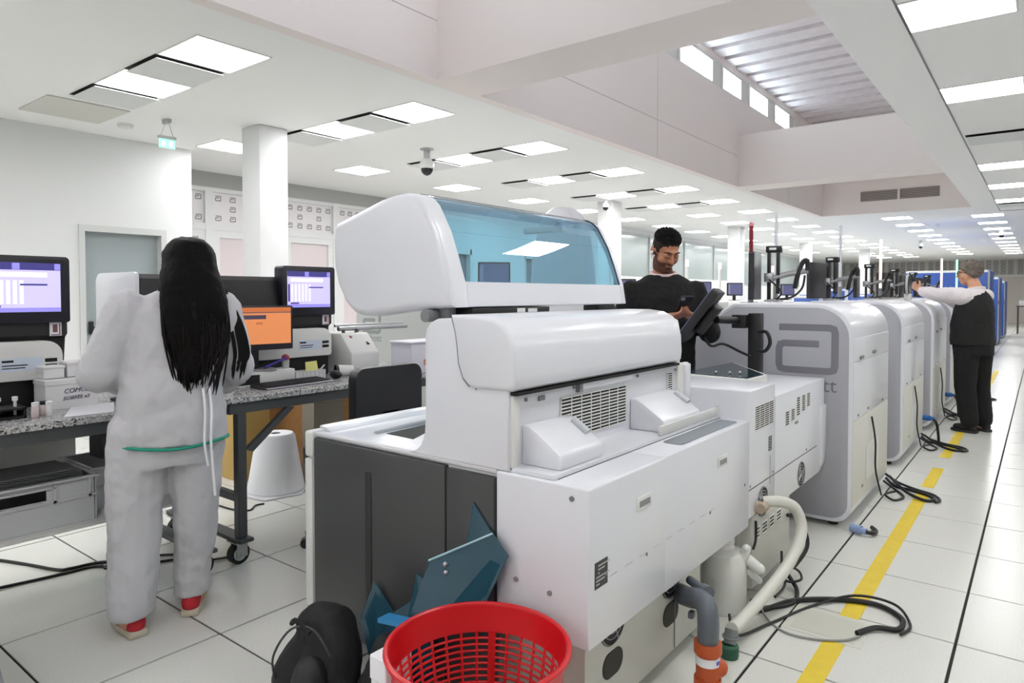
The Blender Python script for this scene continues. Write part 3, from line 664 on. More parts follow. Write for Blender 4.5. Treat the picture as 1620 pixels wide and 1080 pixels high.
# ================================================================== left benches and what stands on them
BT = .887
def bench(y0, y1, lab, braces):
    t = thing('lab_bench', lab, 'bench', (-3.66, (y0+y1)/2, 0), 'grey steel benches with granite tops')
    G().box(-4.06, -3.27, y0, y1, .857, BT, .003, 1).part('worktop', GRAN, t, label='speckled grey granite worktop')
    g = G(); g.box(-3.34, -3.29, y0+.02, y1-.02, .80, .856); g.box(-4.03, -3.98, y0+.02, y1-.02, .80, .856)
    for yy in (y0+.02, y1-.07): g.box(-3.98, -3.34, yy, yy+.05, .80, .856)
    g.part('top_frame', CHAR, t)
    for yy in (y0+.06, y1-.11):
        for x in (-3.335, -4.02):
            G().box(x, x+.05, yy, yy+.05, .145, .80, .004, 1).part('leg', CHAR, t)
        G().box(-3.985, -3.34, yy+.005, yy+.045, .33, .37, .003, 1).part('cross_bar', CHAR, t)
        G().box(-4.06, -3.25, yy-.015, yy+.065, .125, .145, .003, 1).part('foot_bar', CHAR, t)
        for x in (-3.33, -3.99):
            g = G(); g.box(x-.045, x+.045, yy-.02, yy+.07, .117, .125); g.box(x-.032, x-.028, yy-.005, yy+.055, .04, .118); g.box(x+.028, x+.032, yy-.005, yy+.055, .04, .118); g.cyl((x-.036, yy+.02, .055), (x+.036, yy+.02, .055), .008)
            c = g.part('caster', MET, t)
            g = G(); g.cyl((x-.019, yy+.02, .055), (x+.019, yy+.02, .055), .055, n=24); g.part('wheel', mat('black caster rubber', (26, 27, 28), .6), c)
            g = G(); g.cyl((x-.021, yy+.02, .055), (x+.021, yy+.02, .055), .036, n=20); g.part('wheel_hub', LGREY, c)
    for (ya, za, yb, zb) in braces:
        g = G(); g.prism([(ya-.02, za), (ya+.02, za-.015), (yb+.02, zb-.01), (yb-.02, zb)], 'x', -3.33, -3.30); g.part('brace', CHAR, t)
    return t
b1 = bench(-.6, 1.80, 'granite topped steel bench at the left edge, holding the tube rack', [(1.63, .62, 1.42, .80)])
b2 = bench(1.83, 3.62, 'granite topped steel bench with the keyboard, beside the woman', [(1.965, .60, 2.22, .80)])
g = G(); g.box(-3.97, -3.38, -.55, 1.69, .372, .384, .002, 1); g.part('lower_shelf', WHT2, b1)
G().box(-4.05, -4.04, -.5, 1.40, .40, .79).part('back_board', WHT2, b1)
# instruments with touch screens
def instrument():
    t = thing('bench_analyzer', 'x', 'lab machine', (0, 0, 0), 'black and white touch screen analyzers on the benches')
    G().box(-.50, -.01, .02, 1.20, 0, .15, .008).part('base', BLK, t)
    g = G(); g.prism(rrect(.03, 1.185, .135, .315, (.02, .02, .07, .07)), 'x', -.10, .045, .012, 3); cvr = g.part('front_cover', WHT2, t)
    g = G(); g.box(.0455, .0465, .93, 1.10, .18, .24); g.part('cover_label', mat('pale blue label', (206, 216, 230), .6), cvr)
    g = G(); g.box(.0467, .0472, .94, .985, .222, .232); g.box(.0467, .0472, .94, 1.04, .205, .210); g.box(.0467, .0472, .94, 1.03, .193, .197); g.box(.0467, .0472, 1.11, 1.16, .215, .232); g.box(.0467, .0472, 1.11, 1.16, .188, .205); g.part('label_print', DRK, cvr, kind='stuff')
    g = G(); g.prism([(-.50, .15), (-.06, .15), (-.03, .32), (.0, .34), (.0, .42), (-.03, .62), (-.06, .645), (-.50, .645)], 'y', .0, 1.225, .014, 3, 'ends'); g.part('body', BLK, t)
    g = G(); g.prism([(-.002, .425), (-.032, .60), (-.036, .60), (-.01, .425)], 'y', .02, .80, 0); g.part('front_window', mat('dark slate cover', (62, 62, 74), .25), t)
    g = G(); g.prism(rrect(-.53, -.02, .0, .655, (.0, .0, .03, .06)), 'y', -.022, .0, .006, 2); g.part('side_panel', WHT, t)
    # swivel screen
    g = G(); g.prism(rrect(.83, 1.225, .40, .715, (.012, .012, .02, .02)), 'x', -.06, .03, .008, 2); sc_ = g.part('touch_screen', mat('dark navy bezel', (24, 23, 34), .35), t)
    X = .0305
    G().box(X, X+.001, .862, 1.185, .452, .682).part('display', SCRN, sc_)
    g = G(); g.box(X+.001, X+.0016, .862, 1.185, .648, .682); g.part('screen_bar', SCRD, sc_)
    g = G(); g.box(X+.0016, X+.002, .99, 1.02, .65, .68); g.part('screen_button', SCRM, sc_)
    G().box(X+.0016, X+.002, 1.16, 1.185, .65, .68).part('screen_button', SCRM, sc_)
    G().box(X+.001, X+.0016, .862, 1.185, .452, .472).part('screen_footer', SCRM, sc_)
    g = G(); g.box(X+.001, X+.0016, .885, 1.13, .615, .638)
    for k in range(6): g.box(X+.001, X+.0014, .888+k*.026, .904+k*.026, .49, .60)
    g.part('screen_table', SCRW, sc_)
    g = G(); g.box(X+.0016, X+.002, 1.02, 1.13, .576, .584); g.box(X+.0016, X+.002, .866, .880, .49, .60); g.box(X+.0016, X+.002, .885, .945, .474, .484); g.part('screen_marks', SCRD, sc_)
    g = G(); g.box(.0005, .0035, 1.145, 1.195, .335, .40); g.part('tag', PAPER, t)
    g = G(); g.box(.0036, .004, 1.158, 1.178, .352, .39); g.box(.0036, .004, 1.185, 1.19, .34, .395); g.box(.0036, .004, 1.15, 1.19, .338, .342); g.part('tag_print', mat('red black print', (120, 70, 72), .6), t)
    return t
ia = instrument(); ia.location = (-3.76, .055, BT)
ia['label'] = 'black and white touch screen analyzer cut off by the left edge, behind the boxes'
ib = copy_tree(ia, (-3.76, 1.625, BT), label='black and white touch screen analyzer behind the woman and the orange monitor')
# black tube rack and tubes
t = thing('tube_rack', 'low black tube rack on the left granite bench', 'tube rack', (-3.52, .87, BT))
g = G(); g.box(-3.57, -3.45, .70, 1.01, BT, BT+.012); g.box(-3.57, -3.45, .70, 1.01, BT+.04, BT+.048); g.box(-3.57, -3.45, 1.0, 1.01, BT, BT+.05); g.box(-3.575, -3.57, .70, 1.01, BT, BT+.05); g.part('rack', BLK, t)
tp = thing('sample_tube', 'x', 'tube', (0, 0, 0), 'white tubes standing in the black rack')
g = G(); g.lathe([(.005, 0), (.0065, .004), (.0065, .062)], (0, 0, 0), 12); g.part('tube', WHT2, tp)
g = G(); g.lathe([(.011, .062), (.011, .078), (.010, .079)], (0, 0, 0), 14); g.part('cap', PAPER, tp)
for k in range(5):
    lab = 'white capped sample tube in the black rack, %s from the rack\'s right end' % ORD[k].replace('nearest', 'first')
    p = (-3.51-.012*(k % 2), .985-k*.058, BT+.012)
    if k == 0: tp.location = p; tp['label'] = lab
    else: copy_tree(tp, p, label=lab)
for k, (x, y, c) in enumerate(((-3.43, 1.035, 'pinkish'), (-3.455, 1.075, 'black capped'), (-3.42, 1.085, 'clear'))):
    t = thing('vial', '%s glass vial standing at the right of the black rack' % c, 'vial', (x, y, BT), 'glass vials beside the rack')
    G().lathe([(.013, 0), (.015, .004), (.015, .045), (.012, .05)], (x, y, BT), 16).part('glass', mat('pale pink glass', (222, 206, 206), .15) if k < 2 else mat('pale clear glass', (224, 226, 226), .1), t)
    G().lathe([(.0135, .05), (.0135, .066), (.012, .067)], (x, y, BT), 16).part('cap', BLK if k == 1 else PAPER, t)
# white boxes and papers
def obox(x0, x1, y0, y1, z0, z1, nm, lab, cat, m, grp=None, rot=0):
    t = thing(nm, lab, cat, (0, 0, 0), grp)
    cx, cy = (x0+x1)/2, (y0+y1)/2; a, b, h = (x1-x0)/2, (y1-y0)/2, z1-z0
    G().box(-a, a, -b, b, 0, h*.8, .002, 1).part('body', m, t)
    G().box(-a-.003, a+.003, -b-.003, b+.003, h*.8, h, .003, 1).part('lid', m, t)
    t.location = (cx, cy, z0); t.rotation_euler = (0, 0, rot); return t
bx = obox(-3.74, -3.59, 1.125, 1.345, BT, BT+.14, 'sample_box', 'white cardboard box with handwriting on the left granite bench', 'box', mat('white card', (226, 226, 226), .7))
text('COMUL', .030, frame((.0785, .015, .083), (0, 1, .03), (0, 0, 1)), mat('blue black ink', (62, 62, 92), .6), 'handwriting', bx, shear=.25)
text('SOBRES x3', .024, frame((.0785, .015, .05), (0, 1, .03), (0, 0, 1)), MATS['blue black ink'], 'handwriting', bx, shear=.3)
obox(-3.725, -3.625, 1.13, 1.215, BT+.1425, BT+.20, 'sample_box', 'small white box at the left on top of the box with handwriting', 'box', MATS['white card'], 'small boxes on the white box')
obox(-3.735, -3.635, 1.23, 1.325, BT+.1425, BT+.215, 'sample_box', 'small white box at the right on top of the box with handwriting', 'box', MATS['white card'], 'small boxes on the white box')
g = G(); g.prism([(-3.33, 1.11), (-3.30, 1.30), (-3.60, 1.42), (-3.66, 1.26)], 'z', BT+.0005, BT+.004); g.solo('paper_sheet', PAPER, 'stack of white paper sheets at the bench edge before the white box', 'paper')
g = G(); g.box(-3.70, -3.58, 1.44, 1.56, BT+.0005, BT+.014, .003, 1); g.solo('document_folder', mat('dark folder', (70, 72, 84), .6), 'dark folder on the bench by the woman\'s left hand', 'folder')
g = G(); g.sph((-3.64, 1.5, BT+.036), (.05, .05, .022), u=14, v=8); g.solo('crumpled_tissue', PAPER, 'crumpled white tissue on the dark folder by the woman', 'tissue')
# computer on the right bench
t = thing('computer_case', 'flat white computer with a dark front slot under the orange monitor', 'computer', (-3.58, 2.2, BT))
G().box(-3.71, -3.585, 1.95, 2.44, BT, BT+.085, .006).part('body', WHT2, t)
G().box(-3.585, -3.581, 2.04, 2.20, BT+.015, BT+.068).part('front_slot', DRK, t)
t = thing('computer_monitor', 'wide computer monitor with an orange screen on the right bench', 'monitor', (0, 0, 0))
g = G(); g.prism(rrect(-.225, .225, -.13, .13, (.008,)*4), 'x', -.03, .0, .004, 2); bz = g.part('bezel', mat('dark monitor bezel', (42, 40, 48), .35), t)
G().box(.0, .001, -.213, .213, -.095, .12).part('display', SCRO, bz)
g = G(); g.box(.001, .0016, -.213, .213, .088, .093); g.box(.001, .0016, -.14, .06, .052, .076); g.part('screen_bar', mat('slate bar', (92, 84, 110), .4), bz)
g = G(); g.box(.001, .0016, .0, .04, .02, .034); g.box(.001, .0016, -.213, .213, .0935, .12); g.part('screen_icon', SCRO2, bz)
g = G(); g.box(-.06, -.03, -.028, .028, -.24, -.05, .004); g.part('neck', BLK, t)
g = G(); g.prism(rrect(-.085, .028, -.12, .12, (.03,)*4), 'z', -.252, -.24); g.part('base', mat('grey monitor foot', (150, 146, 150), .3), t)
t.location = (-3.615, 2.20, BT+.0855+.252); t.rotation_euler = (0, 0, math.radians(-9))
t = thing('keyboard', 'dark keyboard with pale front edge on the granite bench', 'keyboard', (0, 0, 0))
g = G(); g.prism([(-.075, .022), (.075, .010), (.085, 0), (-.08, 0)], 'y', -.235, .235, .003, 1); g.part('body', mat('dark keyboard', (52, 50, 60), .4), t)
g = G(); g.box(.072, .088, -.235, .235, .002, .009, .002, 1); g.part('front_edge', mat('pale lilac edge', (176, 174, 184), .4), t)
g = G()
for r in range(5):
    for c in range(15): g.box(-.062+r*.026, -.040+r*.026, -.222+c*.0298, -.197+c*.0298, .021-r*.0021, .0255-r*.0021)
g.part('keys', mat('key black', (34, 33, 40), .5), t, kind='stuff')
t.location = (-3.49, 2.36, BT+.0005); t.rotation_euler = (0, 0, math.radians(3))
t = thing('computer_mouse', 'black computer mouse to the right of the keyboard', 'mouse', (-3.53, 2.70, BT))
G().sph((-3.53, 2.70, BT+.0268), (.05, .031, .026), u=18, v=10).part('shell', BLK, t)
G().box(-3.508, -3.488, 2.696, 2.704, BT+.044, BT+.051, .001).part('wheel', GREY, t)
t = thing('pen_tray', 'clear ribbed pen box on the bench in front of the analyzer', 'container', (-3.62, 2.5, BT))
g = G(); g.box(-3.66, -3.58, 2.445, 2.66, BT, BT+.004); g.box(-3.664, -3.66, 2.445, 2.66, BT, BT+.06); g.box(-3.584, -3.58, 2.445, 2.66, BT, BT+.06); g.box(-3.66, -3.584, 2.445, 2.449, BT, BT+.06); g.box(-3.66, -3.584, 2.656, 2.66, BT, BT+.06)
for k in range(7): g.box(-3.58, -3.577, 2.46+k*.03, 2.465+k*.03, BT, BT+.058)
g.part('body', mat('cloudy clear plastic', (214, 214, 216), .3), t)
g = G(); g.sheet([(-3.62, 2.54, BT+.03), (-3.60, 2.62, BT+.035), (-3.62, 2.62, BT+.115), (-3.64, 2.55, BT+.11)], .003); g.solo('sticky_notes', mat('pale yellow paper', (226, 222, 140), .8), 'pale yellow sticky notes standing in the pen box', 'sticky notes')
G().tube([(-3.63, 2.63, BT+.03), (-3.62, 2.68, BT+.085)], .005, 8).solo('marker_pen', WHT2, 'white pen leaning out of the pen box', 'pen')
G().tube([(-3.575, 2.23, BT+.107), (-3.588, 2.385, BT+.155)], .007, 8).solo('blue_pen', mat('blue pen', (52, 40, 150), .4), 'blue pen resting on the holder below the orange monitor', 'pen')
t = thing('pen_holder', 'small clear pen holder with red top below the orange monitor', 'holder', (-3.625, 2.40, BT+.0855))
G().lathe([(.02, 0), (.024, .05), (.022, .052)], (-3.625, 2.40, BT+.0855), 16).part('cup', LGREY, t)
G().lathe([(.025, .052), (.022, .075), (.01, .085)], (-3.625, 2.40, BT+.0855), 16).part('top', mat('dull red plastic', (170, 60, 66), .5), t)
t = thing('paper_cup', 'white cup with dark sleeve lying on the right bench by the chair', 'cup', (-3.58, 2.80, BT))
g = G(); g.tube([(-3.60, 2.77, BT+.04), (-3.56, 2.86, BT+.04)], [.038, .03], 20); g.part('cup', WHT2, t)
g = G(); g.tube([(-3.606, 2.755, BT+.04), (-3.60, 2.77, BT+.04)], .0395, 20); g.part('rim', BLK, t)
# sample loader with rails, small white bin box
t = thing('sample_loader', 'white angled sample loader with a steel rail at the end of the right bench', 'lab machine', (-3.85, 3.2, BT))
g = G(); g.prism([(-4.02, BT), (-3.62, BT), (-3.62, BT+.14), (-3.74, BT+.27), (-4.02, BT+.27)], 'y', 2.90, 3.14, .012, 2); g.part('body', WHT2, t)
g = G(); g.cyl((-3.80, 2.93, 1.185), (-3.80, 3.56, 1.185), .016); g.cyl((-3.84, 2.93, 1.205), (-3.84, 3.56, 1.205), .010); g.part('rail', MET, t)
g = G(); g.tube([(-3.79, 2.965, BT+.03), (-3.79, 2.965, 1.17)], .012, 8); g.tube([(-3.78, 2.975, 1.05), (-3.78, 3.08, 1.175)], .012, 8); g.part('support', CHAR, t)
g = G(); g.sph((-3.73, 2.97, 1.12), .022, u=12, v=8); g.part('red_knob', mat('red knob', (170, 40, 54), .4), t)
g = G(); g.cyl((-3.665, 3.08, BT+.19), (-3.69, 3.08, BT+.20), .012); g.part('knob', BLK, t)
t = thing('clinical_bin', 'open white plastic box with an orange item near the hump of the analyzer', 'box', (-3.42, 3.3, BT))
g = G(); g.box(-3.55, -3.34, 3.18, 3.52, BT, BT+.20, .006); g.part('body', mat('lilac white plastic', (222, 220, 230), .4), t)
g = G(); g.box(-3.56, -3.33, 3.17, 3.53, BT+.20, BT+.215, .004); g.part('lid', MATS['lilac white plastic'], t)
g = G(); g.box(-3.341, -3.336, 3.29, 3.40, BT+.05, BT+.09, .002, 1); g.part('orange_tag', mat('orange card', (210, 140, 96), .6), t)
# office chair
t = thing('office_chair', 'black padded office chair between the granite bench and the analyzer', 'chair', (-3.02, 2.48, 0))
g = G(); g.prism(rrect(2.25, 2.72, .70, 1.035, (.03, .03, .06, .06)), 'x', -2.84, -2.775, .022, 4); g.part('backrest', mat('black vinyl', (24, 24, 26), .42), t)
g = G(); g.prism(rrect(-3.30, -2.86, 2.26, 2.70, (.06,)*4), 'z', .47, .56, .025, 4); g.part('seat', MATS['black vinyl'], t)
g = G(); g.box(-2.80, -2.775, 2.42, 2.55, .50, .80, .006); g.box(-3.08, -2.79, 2.45, 2.52, .44, .465, .004); g.part('back_support', BLK, t)
g = G(); g.cyl((-3.08, 2.48, .10), (-3.08, 2.48, .45), .028); g.part('gas_column', MET, t)
for k in range(5):
    a = 2*PI*k/5+.3; e = (-3.08+.27*math.cos(a), 2.48+.27*math.sin(a))
    g = G(); g.tube([(-3.08, 2.48, .11), (e[0], e[1], .075)], [.028, .018], 8); l = g.part('leg', BLK, t)
    g = G(); g.cyl((e[0]-.02*math.sin(a), e[1]+.02*math.cos(a), .028), (e[0]+.02*math.sin(a), e[1]-.02*math.cos(a), .028), .028); g.part('caster', BLK, l)
# under the benches
def crate(nm, lab, loc, rz=0):
    t = thing(nm, lab, 'crate', (0, 0, 0), 'grey plastic crates under the left bench')
    a, b, h = .19, .29, .205
    g = G(); g.box(-a+.02, a-.02, -b+.02, b-.02, 0, .006)
    g.prism([(-a+.02, 0), (-a+.026, 0), (-a+.006, h), (-a, h)], 'y', -b+.01, b-.01)
    g.box(-a+.01, a-.01, -b, -b+.006, 0, h); g.box(-a+.01, a-.01, b-.006, b, 0, h)
    g.box(a-.016, a-.01, -b+.01, b-.01, 0, h*.62); g.box(a-.016, a-.01, -b+.01, -.09, h*.62, h); g.box(a-.016, a-.01, .09, b-.01, h*.62, h); g.box(a-.016, a-.01, -.09, .09, h*.9, h)
    g.part('walls', CRATE, t)
    g = G(); g.box(a-.012, a+.008, -b-.008, b+.008, h-.006, h+.004, .002, 1); g.box(-a-.008, -a+.012, -b-.008, b+.008, h-.006, h+.004, .002, 1); g.box(-a, a, -b-.008, -b+.012, h-.006, h+.004, .002, 1); g.box(-a, a, b-.012, b+.008, h-.006, h+.004, .002, 1); g.part('rim', CRATE, t)
    g = G()
    for y in (-b+.02, -.12, .12, b-.03): g.box(a-.010, a-.001, y-.006, y+.006, h*.55, h)
    g.box(a-.010, a-.001, -b, b, h*.55, h*.60); g.box(a-.010, a-.001, -.12, .12, h*.86, h*.9); g.part('rib', CRATE, t)
    t.location = loc; t.rotation_euler = (0, 0, rz); return t
crate('plastic_crate', 'grey plastic crate full of clipboards on the shelf of the left bench', (-3.62, .985, .385))
crate('plastic_crate', 'grey plastic crate behind the woman\'s leg on the bench shelf', (-3.74, 1.585, .385), PI/2*0)
for k in range(9):
    o = G().box(-.155, .155, -.235, .235, 0, .004, .001, 1).solo('clipboard', mat('dark grey clipboard', (118, 120, 122), .5), 'dark grey clipboard in the crate, %s from the top of the stack' % ORD[8-k].replace('nearest', 'first'), 'clipboard', 'dark clipboards stacked in the crate')
    o.location = (-3.625+random.uniform(-.006, .006), .99+random.uniform(-.01, .01), .548+k*.0085); o.rotation_euler = (0, math.radians(-2), random.uniform(-.03, .03))
obox(-3.86, -3.72, 1.40, 1.70, .595, .72, 'charcoal_box', 'charcoal box lying across the crate behind the woman', 'box', mat('charcoal card', (92, 93, 95), .6))
G().tube(smoothpath([(-3.9, 1.35, .775), (-3.88, 1.43, .745), (-3.86, 1.46, .76), (-3.88, 1.5, .79), (-3.86, 1.62, .775)], 6), .007, 7).solo('power_cable', CABLE, 'black cable hanging under the left bench near its back leg', 'cable')
t = obox(-4.93, -4.45, 3.10, 3.60, 0, .78, 'cardboard_box', 'large brown cardboard box standing behind the right bench', 'box', CARD)
obox(-4.40, -4.25, 3.05, 3.32, 0, .76, 'picture_board', 'pale printed carton in front of the brown cardboard box', 'box', mat('greyish carton', (140, 132, 120), .7))
obox(-5.05, -4.75, 2.75, 3.0, 0, .75, 'tan_box', 'tan cardboard box in shade behind the bench brace', 'box', mat('tan card', (190, 160, 96), .8))
t = thing('paper_roll', 'large white paper roll in a plastic bag on the floor under the right bench', 'paper roll', (-4.36, 2.78, 0))
G().lathe([(.19, 0), (.20, .02), (.135, .40), (.12, .42), (.035, .42), (.035, .36)], (-4.36, 2.80, 0), 32).part('roll', PAPER, t)
G().lathe([(.034, .415), (.034, .30)], (-4.36, 2.80, 0), 20).part('core', DRK, t)
G().prism([(-4.42, 2.55), (-4.18, 2.60), (-4.12, 2.85), (-4.24, 2.98), (-4.50, 2.70)], 'z', .001, .012, .003, 1).part('bag_hem', mat('thin clear bag', (222, 220, 224), .3), t)
cable([(-4.45, 2.35, .006), (-4.2, 2.36, .006), (-4.08, 2.42, .006), (-4.14, 2.50, .006), (-4.13, 2.56, .006)], .006, 'power_cable', 'black cable on the floor under the bench, ending at the plastic bag')
t = thing('cable_bundle', 'black cables on the floor under the left bench by the woman\'s shoes', 'cable', (-3.9, 1.4, 0))
strand(t, [(-4.45, 1.10, .007), (-4.2, 1.2, .007), (-3.97, 1.28, .007), (-3.93, 1.33, .008), (-3.90, 1.45, .008), (-3.80, 1.55, .008)], .008)
strand(t, [(-3.95, 1.0, .007), (-3.91, 1.17, .007), (-3.885, 1.31, .007), (-3.86, 1.42, .007), (-3.74, 1.50, .007), (-3.66, 1.66, .007), (-3.60, 1.78, .007)], .007)
strand(t, [(-3.86, 1.50, .007), (-3.80, 1.44, .007), (-3.76, 1.5, .007), (-3.82, 1.58, .007), (-3.7, 1.75, .007), (-3.50, 1.80, .007), (-3.42, 1.99, .007), (-3.5, 2.05, .007)], .006)
t = thing('grey_floor_unit', 'grey louvred unit cut off by the lower left picture corner', 'device', (-2.98, .6, 0))
G().prism([(-3.3, 0), (-2.60, 0), (-2.86, .24), (-3.3, .24)], 'y', .45, .72, .006, 2).part('body', GREY, t)
for k in range(4): G().box(-3.1, -2.9, .7205, .7225, .05+k*.03, .065+k*.03).part('louvre', DRK, t)
cable([(-2.66, .76, .008), (-2.56, .80, .008), (-2.52, .74, .008)], .006, 'power_cable', 'black cable by the grey unit in the lower left corner')

# ================================================================== red basket, black bag, blue acrylic cover
BX, BY, BZ = -1.20, 1.385, .47
t = thing('laundry_basket', 'red slotted plastic basket in the foreground before the analyzer', 'basket', (BX, BY, 0))
def rad(z): return .17+.075*z/.47
seg, rows, nst = 60, 19, 30
zs = [.045+k*(.385-.045)/rows for k in range(rows+1)]
for za, zb, nm in ((.385, .462, 'top_band'), (.0, .045, 'bottom_band')):
    g = G(); prof = [(rad(za)-.004, za), (rad(zb)-.004, zb), (rad(zb), zb), (rad(za), za)]
    rings = [[g.bm.verts.new((BX+r*math.cos(2*PI*k/seg), BY+r*math.sin(2*PI*k/seg), z)) for k in range(seg)] for r, z in prof]
    for i in range(4):
        for k in range(seg): g.bm.faces.new((rings[i][k], rings[i][(k+1) % seg], rings[(i+1) % 4][(k+1) % seg], rings[(i+1) % 4][k]))
    if nm == 'bottom_band': g.lathe([(.001, .002), (.168, .002), (.168, .006), (.001, .006)], (BX, BY, 0), seg)
    g.part(nm, REDP, t)
g = G()
for z in zs[1:-1]:
    g.tube([(BX+(rad(z)-.002)*math.cos(2*PI*k/seg), BY+(rad(z)-.002)*math.sin(2*PI*k/seg), z) for k in range(seg)], .0038, 6, True)
g.part('hoop', REDP, t, kind='stuff')
g = G()
for k in range(nst):
    a = 2*PI*k/nst; wv = .0045 if k % 10 else .012
    c = [(BX+(rad(z)-.002)*math.cos(a), BY+(rad(z)-.002)*math.sin(a), z) for z in (.04, .39)]
    g.tube(c, [wv, wv], 5)
g.part('stave', REDP, t, kind='stuff')
G().tube([(BX+(rad(.466)+.004)*math.cos(2*PI*k/64), BY+(rad(.466)+.004)*math.sin(2*PI*k/64), .462) for k in range(64)], .0085, 10, True).part('rim', REDP, t)
def bake(o, mods):
    for ty, kw in mods:
        m = o.modifiers.new(ty, ty)
        for k, v in kw.items(): setattr(m, k, v)
    dg = bpy.context.evaluated_depsgraph_get(); dg.update()
    me = bpy.data.meshes.new_from_object(o.evaluated_get(dg)); old = o.data
    if not me.materials and old.materials: me.materials.append(old.materials[0])
    o.modifiers.clear(); o.data = me
    me.polygons.foreach_set('use_smooth', [True]*len(me.polygons)); bpy.data.meshes.remove(old); return o
_tex = {}
def clouds(s):
    if s not in _tex:
        x = bpy.data.textures.new('c%g' % s, 'CLOUDS'); x.noise_scale = s; x.noise_depth = 2; _tex[s] = x
    return _tex[s]
def blob(g, name, m, parent, voxel=.008, smooth=4, disp=None, label=None):
    o = g.part(name, m, parent, label=label)
    mods = [('REMESH', dict(mode='VOXEL', voxel_size=voxel, use_smooth_shade=True)), ('SMOOTH', dict(factor=.5, iterations=smooth))]
    for (st, s) in (disp or []): mods.append(('DISPLACE', dict(texture=clouds(s), strength=st, mid_level=.5, texture_coords='LOCAL')))
    return bake(o, mods)
FAB = mat('black nylon', (16, 16, 18), .75, bump=.1, bscale=80)
t = thing('backpack', 'black backpack slumped on the floor against the charcoal doors', 'bag', (-1.93, 1.42, 0))
g = G(); g.caps((-1.98, 1.40, .11), (-1.93, 1.44, .25), .13, .10); g.caps((-1.86, 1.38, .10), (-1.88, 1.42, .22), .11, .10); g.sph((-1.93, 1.42, .28), (.11, .09, .075))
blob(g, 'body', FAB, t, .01, 6, [(.02, .12)])
g = G(); g.caps((-1.83, 1.29, .09), (-1.85, 1.31, .19), .075, .06); blob(g, 'front_pocket', mat('black nylon sheen', (22, 22, 25), .55), t, .01, 5, [(.012, .08)])
g = G(); g.tube(smoothpath([(-2.00, 1.34, .30), (-1.93, 1.31, .34), (-1.87, 1.32, .315)], 5), .009, 8); g.part('grab_loop', FAB, t)
g = G(); g.tube(smoothpath([(-2.02, 1.29, .10), (-1.99, 1.26, .22), (-1.93, 1.29, .32), (-1.86, 1.33, .32), (-1.80, 1.36, .22)], 6), .004, 6); g.part('zip', mat('zip grey', (60, 60, 64), .4), t)
t = thing('black_jacket', 'black bundled jacket between the backpack and the red basket', 'jacket', (-1.66, 1.46, 0))
g = G(); g.caps((-1.70, 1.44, .08), (-1.67, 1.47, .26), .075, .045); g.caps((-1.63, 1.42, .06), (-1.62, 1.45, .20), .06, .045); g.caps((-1.72, 1.40, .05), (-1.60, 1.40, .05), .05, .045)
blob(g, 'cloth', FAB, t, .01, 4, [(.03, .09)])
wc = obox(-1.545, -1.48, 1.30, 1.40, .0, .36, 'white_carton', 'white carton with blue print squeezed beside the red basket', 'carton', PAPER)
g = G()
for k in range(3): g.box(-.02+.006*k, .02, -.0535, -.053, .20+k*.03, .212+k*.03)
g.part('blue_print', mat('blue print', (60, 96, 170), .6), wc)
t = thing('acrylic_cover', 'broken blue transparent acrylic cover leaning on the charcoal doors', 'plastic cover', (-1.6, 1.6, 0))
g = G(); g.sheet([(-1.66, 1.52, .27), (-1.60, 1.60, .53), (-1.37, 1.655, .655), (-1.31, 1.655, .60), (-1.38, 1.63, .44), (-1.52, 1.56, .33)], .005); g.part('panel', DBLUE, t)
g = G(); g.sheet([(-1.50, 1.655, .50), (-1.47, 1.672, .735), (-1.36, 1.668, .625), (-1.40, 1.655, .52)], .005); g.part('shard', DBLUE, t)
g = G(); g.sheet([(-1.78, 1.60, .02), (-1.72, 1.655, .44), (-1.62, 1.66, .40), (-1.60, 1.60, .12)], .005); g.part('shard', DBLUE, t)
g = G(); g.sheet([(-2.00, 1.63, .20), (-1.955, 1.665, .345), (-1.85, 1.665, .26), (-1.74, 1.66, .34), (-1.75, 1.60, .10), (-1.86, 1.58, .06)], .005); g.part('shard', DBLUE, t)
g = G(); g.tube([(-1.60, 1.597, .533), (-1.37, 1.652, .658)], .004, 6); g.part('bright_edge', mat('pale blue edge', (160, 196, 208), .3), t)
g = G(); g.prism([(-1.70, 1.46), (-1.46, 1.53), (-1.45, 1.57), (-1.70, 1.51)], 'z', .345, .36); g.part('blue_strip', mat('bright blue acrylic', (44, 130, 184), .2), t)
g = G(); g.sph((-1.53, 1.604, .535), .009); g.sph((-1.525, 1.601, .51), .009); g.part('rivet', MET, t)

